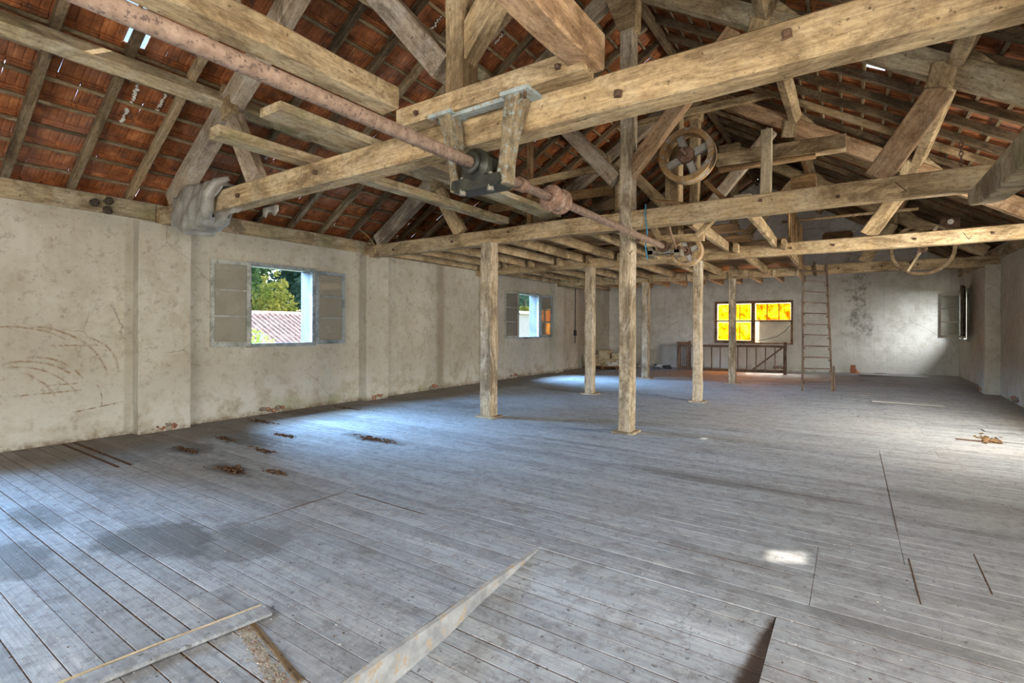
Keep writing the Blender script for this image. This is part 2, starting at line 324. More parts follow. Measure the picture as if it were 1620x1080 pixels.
def amber_mat():
    k = NT('amber_translucent_sheet'); v = k.pos()
    n = k.noise(k.mapping(v, (2.0, 2, 1.6)), 2.2, 5, .6, .6); c = k.ramp(n, [(.36, (.45, .13, .006)), (.50, (.80, .37, .02)), (.66, (1., .66, .10))])
    gm = k.n('ShaderNodeGamma'); k.l(c, gm.inputs[0]); gm.inputs[1].default_value = .85; c = gm.outputs[0]   # each sheet is crossed twice
    tr = k.n('ShaderNodeBsdfTranslucent'); k.l(c, tr.inputs[0])
    df = k.n('ShaderNodeBsdfDiffuse'); k.l(c, df.inputs[0])
    tp = k.n('ShaderNodeBsdfTransparent'); k.l(c, tp.inputs[0])
    a = k.n('ShaderNodeMixShader'); a.inputs[0].default_value = .15; k.l(tr.outputs[0], a.inputs[1]); k.l(df.outputs[0], a.inputs[2])
    b = k.n('ShaderNodeMixShader'); b.inputs[0].default_value = .6; k.l(a.outputs[0], b.inputs[1]); k.l(tp.outputs[0], b.inputs[2])
    k.l(b.outputs[0], k.out.inputs[0]); return k.m
M['amber'] = amber_mat()

# ------------------------------------------------------------------ mesh helpers
class MB:
    def __init__(s): s.v = []; s.f = []
    def add(s, vs, fs):
        o = len(s.v); s.v += [tuple(v) for v in vs]; s.f += [tuple(i+o for i in f) for f in fs]; return s
    def box(s, x0, y0, z0, x1, y1, z1):
        return s.add([(x0, y0, z0), (x1, y0, z0), (x1, y1, z0), (x0, y1, z0), (x0, y0, z1), (x1, y0, z1), (x1, y1, z1), (x0, y1, z1)],
                     [(0, 3, 2, 1), (4, 5, 6, 7), (0, 1, 5, 4), (1, 2, 6, 5), (2, 3, 7, 6), (3, 0, 4, 7)])
    def prism(s, poly, a, b, axis=1):   # poly of 2-D points extruded along an axis from a to b
        def P(u, w, t): return {1: (u, t, w), 0: (t, u, w), 2: (u, w, t)}[axis]
        n = len(poly); vs = [P(u, w, a) for u, w in poly]+[P(u, w, b) for u, w in poly]
        fs = [tuple(range(n)), tuple(range(2*n-1, n-1, -1))]+[(i, (i+1) % n, n+(i+1) % n, n+i) for i in range(n)]
        return s.add(vs, fs)
    def lathe(s, prof, axis='Y', c=(0, 0, 0), n=24, closed=False, ph=0.):   # prof: (radius, along) points
        vs = []; fs = []
        for r, h in prof:
            for i in range(n):
                a = 2*math.pi*i/n+ph; u, w = r*math.cos(a), r*math.sin(a)
                p = {'Y': (u, h, w), 'X': (h, u, w), 'Z': (u, w, h)}[axis]
                vs.append((p[0]+c[0], p[1]+c[1], p[2]+c[2]))
        m = len(prof)
        for j in range(m if closed else m-1):
            k = (j+1) % m
            for i in range(n):
                fs.append((j*n+i, j*n+(i+1) % n, k*n+(i+1) % n, k*n+i))
        if not closed:
            fs.append(tuple(range(n))); fs.append(tuple((m-1)*n+i for i in reversed(range(n))))
        return s.add(vs, fs)
    def tube(s, pts, r, n=8):
        pts = [Vector(p) for p in pts]; vs = []; fs = []; m = len(pts); prev = None
        for i, p in enumerate(pts):
            d = (pts[min(i+1, m-1)]-pts[max(i-1, 0)]).normalized()
            if prev is None:
                a = d.cross(Vector((0, 0, 1)) if abs(d.z) < .9 else Vector((1, 0, 0))).normalized()
            else:
                a = (prev-d*prev.dot(d)).normalized()
            prev = a; b = d.cross(a); rr = r[i] if isinstance(r, (list, tuple)) else r
            vs += [p+a*(rr*math.cos(2*math.pi*k/n))+b*(rr*math.sin(2*math.pi*k/n)) for k in range(n)]
        for i in range(m-1):
            for k in range(n): fs.append((i*n+k, i*n+(k+1) % n, (i+1)*n+(k+1) % n, (i+1)*n+k))
        fs.append(tuple(reversed(range(n)))); fs.append(tuple((m-1)*n+k for k in range(n)))
        return s.add(vs, fs)
    def blob(s, c, r, jit=.3, seg=8, ring=5, flat=1.):
        vs = [(c[0], c[1], c[2]+r*flat)]
        for j in range(1, ring):
            t = math.pi*j/ring
            for i in range(seg):
                a = 2*math.pi*i/seg; q = r*(1+random.uniform(-jit, jit))
                vs.append((c[0]+q*math.sin(t)*math.cos(a), c[1]+q*math.sin(t)*math.sin(a), c[2]+q*math.cos(t)*flat))
        vs.append((c[0], c[1], c[2]-r*flat)); fs = []
        for i in range(seg): fs.append((0, 1+i, 1+(i+1) % seg))
        for j in range(ring-2):
            for i in range(seg):
                a = 1+j*seg; fs.append((a+i, a+seg+i, a+seg+(i+1) % seg, a+(i+1) % seg))
        e = len(vs)-1; a = 1+(ring-2)*seg
        for i in range(seg): fs.append((e, a+(i+1) % seg, a+i))
        return s.add(vs, fs)
    def mesh(s, name, mat, smooth=False):
        me = bpy.data.meshes.new(name); me.from_pydata(s.v, [], s.f); me.materials.append(mat)
        bm = bmesh.new(); bm.from_mesh(me); bmesh.ops.recalc_face_normals(bm, faces=bm.faces); bm.to_mesh(me); bm.free()
        if smooth:
            for p in me.polygons: p.use_smooth = True
        return me
    def build(s, name, mat, parent=None, smooth=False, kind=None):
        return link(name, s.mesh(name, mat, smooth), parent, kind)
def link(name, me, parent=None, kind=None):
    o = bpy.data.objects.new(name, me); COL.objects.link(o)
    if parent is not None:
        o.parent = parent
        if parent.name in WM: o.matrix_basis = WM[parent.name].inverted()
        else: o.location = -world_loc(parent)
    if kind: o['kind'] = kind
    return o
WL = {}; WM = {}
def world_loc(o): return WL.get(o.name, Vector((0, 0, 0)))
def empty(name, loc=(0, 0, 0), parent=None):
    o = bpy.data.objects.new(name, None); COL.objects.link(o); o.empty_display_size = .2
    if parent is not None:
        o.parent = parent; o.location = Vector(loc)-world_loc(parent)
    else: o.location = loc
    WL[o.name] = Vector(loc); return o
def tag(o, label=None, cat=None, group=None, kind=None):
    if label: o['label'] = label
    if cat: o['category'] = cat
    if group: o['group'] = group
    if kind: o['kind'] = kind
    return o
def thing(name, label, cat, loc=(0, 0, 0), group=None): return tag(empty(name, loc), label, cat, group)

def place(o, m, parent):      # set a part's world matrix under an unrotated parent
    WM[o.name] = m.copy()
    if parent is not None: o.parent = parent; m = (WM[parent.name].inverted() if parent.name in WM else Matrix.Translation(-world_loc(parent))) @ m
    o.matrix_basis = m; return o
def beam_mesh(L, w, h, mat, rough=.006, ch=.012, seg=None, taper=1.):
    n = seg or max(2, min(9, int(L/.6))); vs = []; fs = []; m = 8
    for i in range(n+1):
        x = -L/2+L*i/n; k = 1+(taper-1)*i/n; a, b = w/2*k, h/2*k
        oy, oz = random.uniform(-rough, rough), random.uniform(-rough, rough)
        q = ch*random.uniform(.6, 1.5)
        for (y, z) in [(-a, -b+q), (-a+q, -b), (a-q, -b), (a, -b+q), (a, b-q), (a-q, b), (-a+q, b), (-a, b-q)]:
            vs.append((x, y+oy+random.uniform(-rough, rough)*.4, z+oz+random.uniform(-rough, rough)*.4))
    for i in range(n):
        for j in range(m): fs.append((i*m+j, i*m+(j+1) % m, (i+1)*m+(j+1) % m, (i+1)*m+j))
    fs.append(tuple(reversed(range(m)))); fs.append(tuple(n*m+j for j in range(m)))
    b = MB(); b.add(vs, fs); return b.mesh('beam', mat)
def frame(p0, p1, upv=(0, 0, 1)):
    p0, p1 = Vector(p0), Vector(p1); x = (p1-p0).normalized(); u = Vector(upv)
    if abs(x.dot(u)) > .95: u = Vector((0, 1, 0))
    y = u.cross(x).normalized(); z = x.cross(y); c = (p0+p1)/2
    return Matrix(((x.x, y.x, z.x, c.x), (x.y, y.y, z.y, c.y), (x.z, y.z, z.z, c.z), (0, 0, 0, 1))), (p1-p0).length
def beam(name, p0, p1, w, h, mat, parent=None, upv=(0, 0, 1), me=None, **kw):
    m, L = frame(p0, p1, upv)
    o = bpy.data.objects.new(name, me or beam_mesh(L, w, h, M[mat] if isinstance(mat, str) else mat, **kw)); COL.objects.link(o)
    return place(o, m, parent)

# ------------------------------------------------------------------ the shell
XL, XR, YN, YF = -8.85, 2.75, -3.0, 20.7
CX, ZR, SL = -2.97, 7.07, .61                    # ridge line x, rafter underside height at the ridge, slope
def roof_z(x): return ZR-SL*abs(x-CX)
def sstep(t): t = max(0, min(1, t)); return t*t*(3-2*t)
def floor_z(x, y): return .14*sstep((x+2.5)/3.5)*sstep((y-9)/8)   # the old floor rises slightly in its far right corner
WIN_L = [(-.85, .45), (4.76, 6.01), (13.35, 14.65)]              # openings of the left wall (along y); z 1.27..2.69
ZW0, ZW1 = 1.27, 2.69

def wall_cells(us, zs, hole, quad):
    for i in range(len(us)-1):
        for j in range(len(zs)-1):
            if hole(us[i], us[i+1], zs[j], zs[j+1]): continue
            quad(us[i], us[i+1], zs[j], zs[j+1])
def wall_along_y(name, x_in, x_out, y0, y1, z0, z1, holes, mat):
    b = MB(); us = sorted({y0, y1, *[h[0] for h in holes], *[h[1] for h in holes]}); zs = sorted({z0, z1, *[h[2] for h in holes], *[h[3] for h in holes]})
    xa, xb = min(x_in, x_out), max(x_in, x_out)
    inh = lambda a, c, d, e: any(h[0] <= a and c <= h[1] and h[2] <= d and e <= h[3] for h in holes)
    wall_cells(us, zs, inh, lambda a, c, d, e: b.box(xa, a, d, xb, c, e))
    return tag(b.build(name, mat), kind='structure')
wl = wall_along_y('wall_left', XL, XL-.35, YN, YF+.35, -.3, 3.46, [(a, c, ZW0, ZW1) for a, c in WIN_L], M['plaster_left'])
wr = wall_along_y('wall_right', XR, XR+.35, YN, YF+.35, -.3, 3.5, [(-.6, 2.6, 1.0, 2.8), (8.0, 10.4, 1.0, 2.8), (19.2, 20.4, 1.3, 2.72)], M['plaster'])
def gable(name, ya, yb, holes, mat):
    b = MB(); us = sorted({XL, XR, *[h[0] for h in holes], *[h[1] for h in holes]}); zs = sorted({-.3, 3.45, *[h[2] for h in holes], *[h[3] for h in holes]})
    inh = lambda a, c, d, e: any(h[0] <= a and c <= h[1] and h[2] <= d and e <= h[3] for h in holes)
    wall_cells(us, zs, inh, lambda a, c, d, e: b.box(a, ya, d, c, yb, e))
    b.prism([(XL, 3.45), (XR, 3.45), (XR, roof_z(XR)+.1), (CX, ZR+.1), (XL, roof_z(XL)+.1)], ya, yb)
    return tag(b.build(name, mat), kind='structure')
FWX = (-4.45, -1.77); FWZ = (1.02, 2.63)
wf = gable('wall_far', YF, YF+.35, [(*FWX, *FWZ)], M['plaster_far'])
wn = gable('wall_near', YN-.35, YN, [(-5.2, 0., .4, 3.1)], M['plaster'])
def pilaster(par, x0, x1, y0, y1, z0, z1, mat):
    n = 10; b = MB(); vs = []
    poly = [(x0, y0), (x1, y0), (x1, y1), (x0, y1)]
    for i in range(n+1):
        z = z0+(z1-z0)*i/n
        for (x, y) in poly: vs.append((x+(random.uniform(-.006, .006)), y+random.uniform(-.006, .006), z))
    fs = [(i*4+j, i*4+(j+1) % 4, i*4+4+(j+1) % 4, i*4+4+j) for i in range(n) for j in range(4)]+[(3, 2, 1, 0), (n*4, n*4+1, n*4+2, n*4+3)]
    b.add(vs, fs); return b.build('pilaster', mat, par)
for y0, y1, d in [(-1.0, -.4, .2), (3.02, 3.72, .2), (7.18, 7.8, .2), (11.35, 11.95, .12), (15.4, 16.0, .26)]:
    pilaster(wl, XL-.02, XL+d, y0, y1, -.05, 3.14, M['plaster_left'])
for y0, y1, d in [(6.9, 7.6, .2), (11.05, 11.6, .12), (15.45, 16.05, .26)]:
    pilaster(wr, XR-d, XR+.02, y0, y1, -.05, 3.06, M['plaster'])
# wall plates (timber on top of the walls)
ys = [YN, 3.3, 7.35, 11.3, 15.6, YF]
for a, c in zip(ys[:-1], ys[1:]):
    beam('wall_plate', (XL-.06, a+.01, 3.325), (XL-.06, c-.01, 3.325), .2, .25, 'oak_dusty', wl, rough=.004)
    beam('wall_plate', (XR+.06, a+.01, 3.32), (XR+.06, c-.01, 3.32), .2, .25, 'oak_dusty', wr, rough=.004)
# broken plaster showing brick at the feet of walls and pilasters
def brick_patch(par, x, y, n, dx, dy, z=.0):
    for i in range(n):
        b = MB(); s = random.uniform(.045, .085)
        b.blob((x+random.uniform(-.02, .02)+dx*i/n, y+dy*i/n, z+.04+random.uniform(0, .06)), s, .35, 7, 4, .7)
        b.build('brick', M['brick' if i % 3 else 'rubble'], par)
brick_patch(wl, XL+.16, 3.2, 7, 0, .5); brick_patch(wl, XL+.15, 7.25, 7, 0, .5); brick_patch(wl, XL+.02, 5.0, 5, 0, .5)
brick_patch(wl, XL+.22, 15.55, 4, 0, .6); brick_patch(wl, XL+.0, 13.0, 4, 0, .5); brick_patch(wl, XL, 9.4, 3, 0, .3)
brick_patch(wr, XR-.2, 15.6, 3, 0, .5, .12); brick_patch(wr, XR, 14.0, 3, 0, .3, .12); brick_patch(wr, XR, 16.6, 3, 0, .3, .12)
brick_patch(wf, -2.35, YF-.02, 5, .3, 0, .1)

# ------------------------------------------------------------------ floor
floor = tag(empty('floor'), kind='structure')
b = MB(); b.box(XL-.1, YN, -.5, XR+.1, YF, -.34); b.build('subfloor', M['rot'], floor)
PW = .118
RX0, RX1, RY = -1.90, -.345, 3.18        # the sunken ramp in front of the camera
planks = []
y = YN; row = 0
joint_groups = {}
while y < YF-.02:
    y1 = min(y+PW, YF); g = row//9
    if g not in joint_groups:
        js = sorted(random.sample([-7.2, -6.3, -5.2, -4.1, -3.2, -2.4, -1.2, -.2, .9, 1.8], 3))
        joint_groups[g] = js
    js = list(joint_groups[g]); yc = (y+y1)/2
    if 4.3 < yc < 8.2: js = [-4.07, .3]
    elif 2.25 < yc < 2.40: js = [-6.85, -4.08, 1.2]
    elif 2.0 < yc < 3.2: js = [-4.08, 1.2]
    xs = [XL, *js, XR]
    for a, c in zip(xs[:-1], xs[1:]):
        spans = [(a, c, 0)]
        if y1 <= RY+.06 and y > -1.5:
            spans = []
            for (p, q) in [(a, min(c, RX0)), (max(a, RX1), c)]:
                if q-p > .05: spans.append((p, q, 0))
            p, q = max(a, RX0+.004), min(c, RX1-.004)
            if q-p > .05: spans.append((p, q, 1))
        for p, q, k in spans: planks.append((p, q, y, y1, k, yc))
    y = y1; row += 1
def plank_geo(b, p, q, y, y1, ramp):
    n = max(1, int((q-p)/1.1)); g = .0022+abs(random.gauss(0, .0008))+(random.uniform(.001, .004) if random.random() < .2 else 0); t = .03; dz = max(-.0012, min(.0012, random.gauss(0, .0006)))
    ya, yb = y+g, y1-g
    if 2.25 < (y+y1)/2 < 2.40 and p < -8 and q < -6.8: ya += .04
    vs = []
    for i in range(n+1):
        x = p+.002+(q-p-.004)*i/n
        zz = floor_z(x, (y+y1)/2)+dz+random.gauss(0, .0003)
        za, zb = zz, zz
        if ramp: za -= max(0, (RY-ya))*.115; zb -= max(0, (RY-yb))*.115
        vs += [(x, ya, za-t), (x, ya, za-.0012), (x, ya+.0012, za), (x, yb-.0012, zb), (x, yb, zb-.0012), (x, yb, zb-t)]
    fs = [(i*6+j, i*6+j+1, i*6+7+j, i*6+6+j) for i in range(n) for j in range(5)]+[(5, 4, 3, 2, 1, 0), tuple(n*6+j for j in range(6))]
    b.add(vs, fs)
def near_key(pl):
    cx, cy = (pl[0]+pl[1])/2, pl[5]
    d = -cx*math.sin(YAW)+cy*math.cos(YAW)      # depth in front of the camera
    lat = cx*math.cos(YAW)+cy*math.sin(YAW)
    vis = d > .6 and abs(lat) < d*1.25+1.5
    return (0 if vis else 1, d)
planks.sort(key=near_key)
rest = MB()
for i, pl in enumerate(planks):
    if i < 295:
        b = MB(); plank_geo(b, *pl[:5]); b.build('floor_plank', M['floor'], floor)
    else: plank_geo(rest, *pl[:5])
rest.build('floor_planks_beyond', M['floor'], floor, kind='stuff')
b = MB(); ys_ = [YN+.3*i for i in range(int((YF-YN)/.3)+1)]
def dirt_sheet(x0, x1, n, ya, yb, ramp):
    yy_ = [q for q in ys_ if ya < q < yb]; yy_ = [ya]+yy_+[yb]; vs = []
    for q in yy_:
        for i in range(n+1):
            x = x0+(x1-x0)*i/n; vs.append((x, q, floor_z(x, q)-(.003 if q < 8 else .009)-(max(0, RY-q)*.115 if ramp else 0)))
    m = n+1; b.add(vs, [(j*m+i, j*m+i+1, (j+1)*m+i+1, (j+1)*m+i) for j in range(len(yy_)-1) for i in range(n)])
dirt_sheet(XL, XR, 46, RY, YF, False); dirt_sheet(XL, RX0, 2, YN, RY, False); dirt_sheet(RX1, XR, 2, YN, RY, False); dirt_sheet(RX0, RX1, 2, -1.5, RY, True)
b.build('seam_dirt', M['rot'], floor)
# risers along both sides of the ramp
def riser(x, name, thick):
    b = MB(); n = 12; vs = []
    for i in range(n+1):
        yy = RY-i*(RY+1.2)/n; d = max(0.004, (RY-yy)*.115); w = random.uniform(-.006, .006)
        vs += [(x-thick+w, yy, -.034), (x+w, yy, -.034), (x+w*2, yy, -d-.01), (x-thick, yy, -d-.01)]
    vs0 = [(v[0], v[1], v[2]) for v in vs]
    fs = [(i*4+j, i*4+(j+1) % 4, i*4+4+(j+1) % 4, i*4+4+j) for i in range(n) for j in range(4)]
    for i in range(n+1): vs0[i*4] = (vs0[i*4][0], vs0[i*4][1], -.002); vs0[i*4+1] = (vs0[i*4+1][0], vs0[i*4+1][1], -.004)
    b.add(vs0, fs); return b.build(name, M['riser'] if x < -1 else M['rot'], floor)
riser(RX0+.03, 'ramp_riser', .03); riser(RX1+.03, 'ramp_riser', .025)
def patch_board(x0, x1, y0, y1, z=.006, mat='floor'):
    b = MB(); b.box(x0, y0, z-.012, x1, y1, z); return b.build('patch_board', M[mat], floor)
# rotten, splintered places
def splinters(cx, cy, rx, ry, n):
    b = MB(); 
    for i in range(n):
        x = cx+random.gauss(0, rx*.45); yy = cy+random.gauss(0, ry*.45); L = random.uniform(.04, .16); w = random.uniform(.004, .016)
        a = random.gauss(0, .25); z0 = floor_z(x, yy)+.004
        dx, dy = math.cos(a)*L, math.sin(a)*L; h = random.uniform(.004, .02)
        b.add([(x, yy, z0), (x+dx, yy+dy, z0), (x+dx*.5-dy*.2, yy+w+dy*.5, z0), (x+dx*.5, yy+dy*.5+w*.4, z0+h)], [(0, 1, 3), (1, 2, 3), (2, 0, 3), (0, 2, 1)])
    return b.build('rotten_splinters', M['rot'], floor, kind='stuff')
for a in [(-5.65, 4.80, .42, .10, 110), (-5.75, 2.87, .30, .12, 80), (-7.1, 3.0, .35, .06, 50), (-6.3, 3.55, .3, .05, 50), (-7.4, 3.6, .3, .06, 50), (-6.9, 4.2, .3, .06, 50), (-8.3, 4.6, .4, .1, 60), (-5.3, 3.1, .25, .06, 30), (-8.2, 6.3, .5, .08, 40)]:
    splinters(*a)

# plaster flakes and crumbs of dirt lying about on the boards
def flakes(name, mat, n, smin, smax, seed):
    rr = random.Random(seed); b = MB()
    while n:
        x = rr.uniform(XL+.1, XR-.1); yy = .4+12*rr.random()**1.6
        if RX0-.03 < x < RX1+.03 and yy < RY: continue
        if yy*math.cos(YAW)-x*math.sin(YAW) < .5: continue
        q = rr.uniform(smin, smax); a = rr.uniform(0, 6.3); z = floor_z(x, yy)+.0006; c, d = math.cos(a)*q, math.sin(a)*q; e = rr.uniform(.35, .9)
        b.add([(x+c, yy+d, z), (x-d*e, yy+c*e, z), (x-c, yy-d, z), (x+d*e, yy-c*e, z), (x, yy, z+q*.35)], [(0, 1, 4), (1, 2, 4), (2, 3, 4), (3, 0, 4)]); n -= 1
    return b.build(name, mat, floor, kind='stuff')
flakes('plaster_flakes', M['mortar'], 900, .003, .010, 3); flakes('dirt_crumbs', M['rot'], 900, .003, .011, 4)

# ------------------------------------------------------------------ roof: rafters, battens, tiles as parts of the ceiling
ceil = tag(empty('ceiling'), kind='structure')
TH = math.atan(SL); NX, NZ = math.sin(TH), math.cos(TH)
def slope_pt(side, s, y, nrm):   # side -1 left, +1 right; s metres down from the ridge, nrm metres above the rafter underside
    return Vector((CX+side*(s*math.cos(TH)+nrm*NX), y, ZR-s*math.sin(TH)+nrm*NZ))
S_EAVE = 7.15
RP = .655; r_ys = [1.65+RP*i for i in range(-7, 30)]
RD = .11
rmes = [beam_mesh(S_EAVE, .085, RD, M['old_wood'], .005, .008, 8) for _ in range(4)]
rmes2 = [beam_mesh(S_EAVE, .085, RD, M['batten'], .005, .008, 8) for _ in range(3)]
for i, yy in enumerate(r_ys):
    if yy > YF-.05: break
    for side in (-1, 1):
        me = random.choice(rmes if (random.random() < .6) else rmes2); dy = random.uniform(-.02, .02)
        beam('rafter', slope_pt(side, .02, yy+dy, RD/2), slope_pt(side, S_EAVE, yy+dy, RD/2), .085, RD, 'old_wood', ceil, upv=(side*NX, 0, NZ), me=me)
GA = .355; nrow = int(S_EAVE/GA)
bmes = [beam_mesh(4.75, .045, .03, M['batten'], .004, .005, 8) for _ in range(4)]
segs = [YN+4.74*i for i in range(5)]
for side in (-1, 1):
    for j in range(nrow+1):
        s = S_EAVE-.05-j*GA
        for y0 in segs:
            beam('batten', slope_pt(side, s+random.uniform(-.012, .012), y0, RD+.016), slope_pt(side, s+random.uniform(-.012, .012), y0+4.74, RD+.016), .045, .03, 'batten', ceil, upv=(side*NX, 0, NZ), me=random.choice(bmes))
# tile: ribbed interlocking clay tile, local x across (along the building), local y up the slope
TWD = .212; TLN = .42
def tile_mesh(detail=True):
    prof = [(-.106, .008), (-.094, .008), (-.088, .0), (-.035, .0), (-.026, .005), (-.017, .005), (-.008, .0), (.035, .0), (.045, .0), (.054, .005), (.064, .005), (.073, .0), (.094, .0), (.1085, .004)] if detail else [(-.106, .012), (-.088, .0), (-.01, .008), (.01, .0), (.06, .008), (.1085, .003)]
    n = len(prof); vs = []; T = .014
    for yy in (-TLN/2, TLN/2):
        for x, z in prof: vs.append((x, yy, z))
        for x, z in prof: vs.append((x, yy, z+T))
    fs = []
    for i in range(n-1):
        fs += [(i, i+1, 2*n+i+1, 2*n+i), (n+i, 3*n+i, 3*n+i+1, n+i+1), (i, n+i, n+i+1, i+1), (2*n+i, 2*n+i+1, 3*n+i+1, 3*n+i)]
    fs += [(0, 2*n, 3*n, n), (n-1, 2*n-1, 4*n-1, 3*n-1)]
    b = MB(); b.add(vs, fs)
    if detail: b.box(-.09, TLN/2-.05, -.018, .09, TLN/2-.03, .004); b.box(-.1, -TLN/2, -.008, .1, -TLN/2+.014, .003)
    return b
TD = tile_mesh(True); TS = tile_mesh(False)
tile_me = TD.mesh('roof_tile', M['tile'])
ncol = int((YF-YN+.6)/TWD)
tiles = []
MISSING = [(-6.62, 1.95), (-6.62, 2.16), (-6.66, 2.37), (-6.40, 2.24), (.35, 8.67), (-1.10, 13.03)]
def tile_matrix(side, s, yy, jit=True):
    up = Vector((-side*math.cos(TH), 0, math.sin(TH))); nv = Vector((side*NX, 0, NZ)); xv = up.cross(nv)
    tilt = R(3.0)+(random.gauss(0, R(.5)) if jit else 0)
    up2 = up*math.cos(tilt)-nv*math.sin(tilt); nv2 = xv.cross(up2)
    yaw = random.gauss(0, R(.6)) if jit else 0
    xv2 = xv*math.cos(yaw)+up2*math.sin(yaw); up3 = nv2.cross(xv2)
    c = slope_pt(side, s, yy+(random.gauss(0, .0025) if jit else 0), RD+.052+(random.gauss(0, .0022) if jit else 0))
    return Matrix(((xv2.x, up3.x, nv2.x, c.x), (xv2.y, up3.y, nv2.y, c.y), (xv2.z, up3.z, nv2.z, c.z), (0, 0, 0, 1)))
for side in (-1, 1):
    for j in range(nrow+1):
        s = S_EAVE-.05-j*GA+.17-.05
        if s < .12: continue
        for i in range(ncol):
            yy = YN-.25+TWD*(i+.5); p = slope_pt(side, s, yy, .15)
            if any(abs(p.x-mx) < GA*.5*math.cos(TH) and abs(yy-my) < TWD*.52 for mx, my in MISSING): continue
            d = -p.x*math.sin(YAW)+yy*math.cos(YAW); lat = p.x*math.cos(YAW)+yy*math.sin(YAW)
            inview = d > .5 and abs(lat) < d*1.05 and (p.z-CAM_H) < d*.70
            tiles.append((0 if inview else 1, Vector((p.x, yy, p.z-1.6)).length, side, s, yy))
tiles.sort(key=lambda t: (t[0], t[1]))
restT = MB()
for i, (iv, dist, side, s, yy) in enumerate(tiles):
    m = tile_matrix(side, s, yy)
    if i < 298:
        o = bpy.data.objects.new('roof_tile', tile_me); COL.objects.link(o); place(o, m, ceil)
    else:
        src = TD if (iv == 0 and dist < 11) else TS
        restT.add([m @ Vector(v) for v in src.v], src.f)
o = restT.build('roof_tiles_beyond', M['tile'], ceil, kind='stuff')
# ridge tiles
b = MB()
for i in range(int((YF-YN)/.4)):
    y0 = YN+.4*i; pr = [(.16, 0), (.12, .1), (0, .15), (-.12, .1), (-.16, 0), (-.14, 0), (-.1, .085), (0, .13), (.1, .085), (.14, 0)]
    b.prism([(CX+u, ZR+.13+w) for u, w in pr], y0, y0+.42)
b.build('ridge_tiles', M['tile'], ceil, kind='stuff')
beam('ridge_beam', (CX, YN, ZR-.05), (CX, YF, ZR-.05), .1, .18, 'old_wood', ceil)
# purlins
for side in (-1, 1):
    for off in (2.03, 3.93):
        for a, c in [(YN, 3.42), (3.42, 7.4), (7.4, 11.32), (11.32, 15.6), (15.6, YF)]:
            z = roof_z(CX+off)-.115
            beam('purlin', (CX+side*off, a, z), (CX+side*off, c, z), .16, .2, 'oak_dusty' if side < 0 else 'oak', ceil, upv=(side*NX, 0, NZ))
# pale mortar smears along some tile joints of the left slope
for (x, yy, L) in [(-7.35, 2.55, .35), (-7.4, 2.85, .3), (-7.7, 2.55, .2), (-5.3, 5.0, .35), (-4.9, 5.4, .3), (-4.75, 5.85, .25), (-7.6, 4.45, .3), (-7.2, 8.2, .4), (-6.8, 8.6, .3), (-4.6, 6.5, .2), (-6.9, 5.2, .25)]:
    s = abs(x-CX)/math.cos(TH); b = MB()
    for k in range(9):
        q = slope_pt(-1, s+L*(k/8-.5), yy+random.uniform(-.015, .015), RD+.03+random.uniform(0, .012)); b.blob(q, random.uniform(.012, .026), .4, 6, 4)
    b.build('mortar_smear', M['mortar'], ceil)

# ------------------------------------------------------------------ windows
def sash(par, name, origin, uv, w, h, n_rows, mat, thick=.035, st=.065, nrm=None):
    """glazed casement: origin = bottom corner, uv = unit vector along its width"""
    u = Vector(uv).normalized(); z = Vector((0, 0, 1)); nv = u.cross(z)
    O = Vector(origin)
    def bx(a0, a1, z0, z1, t0=-.5, t1=.5):
        vs = [O+u*a+z*zz+nv*(t*thick) for t in (t0, t1) for a, zz in ((a0, z0), (a1, z0), (a1, z1), (a0, z1))]
        return vs, [(0, 1, 2, 3), (7, 6, 5, 4), (0, 4, 5, 1), (1, 5, 6, 2), (2, 6, 7, 3), (3, 7, 4, 0)]
    b = MB()
    b.add(*bx(0, st, 0, h)); b.add(*bx(w-st, w, 0, h)); b.add(*bx(st, w-st, 0, st*1.3)); b.add(*bx(st, w-st, h-st, h))
    ph = (h-st*2.3)/n_rows
    for r in range(1, n_rows): b.add(*bx(st, w-st, st*1.3+ph*r-.013, st*1.3+ph*r+.013, -.4, .4))
    c = b.build(name, mat, par)
    for r in range(n_rows):
        g = MB(); g.add(*bx(st-.005, w-st+.005, st*1.3+ph*r+.012, st*1.3+ph*(r+1)-.012, -.08, .08)); link('pane', g.mesh('pane', M['glass']), None).parent = c
    return c
def left_window(idx, y0, y1, has):
    w = tag(empty('window_%d' % idx), kind='structure')
    b = MB(); x0, x1 = XL-.04, XL+.035
    b.box(x0, y0-.05, ZW0-.05, x1, y1+.05, ZW0+.02); b.box(x0, y0-.05, ZW1-.02, x1, y1+.05, ZW1+.05)
    b.box(x0, y0-.05, ZW0+.02, x1, y0+.02, ZW1-.02); b.box(x0, y1-.02, ZW0+.02, x1, y1+.05, ZW1-.02)
    b.build('window_frame', M['blue_paint'], w)
    b = MB(); b.box(XL-.40, y0-.02, ZW0-.07, XL-.03, y1+.02, ZW0-.005); b.build('window_sill', M['reveal'], w)
    b = MB(); b.box(XL-.352, y1-.012, ZW0, XL-.045, y1-.002, ZW1); b.box(XL-.352, y0+.002, ZW0, XL-.045, y0+.012, ZW1); b.build('reveal_lining', M['reveal'], w)
    hw = (y1-y0)/2
    sash(w, 'casement', (XL+.075, y0-.02, ZW0-.03), (-.12, -1, 0), hw+.02, ZW1-ZW0+.06, 3, M['grey_paint'])
    sash(w, 'casement', (XL+.05, y1+.05, ZW0-.02), (.125 if idx == 2 else .06, 1, 0), hw+.02, ZW1-ZW0+.03, 3, M['blue_paint'])
    b = MB(); b.box(XL+.06, y0-.03, ZW0+.75, XL+.10, y0-.01, ZW0+.79); b.build('hinge', M['dark_rust'], w)
    return w
left_window(1, *WIN_L[1], True); left_window(2, *WIN_L[2], True)
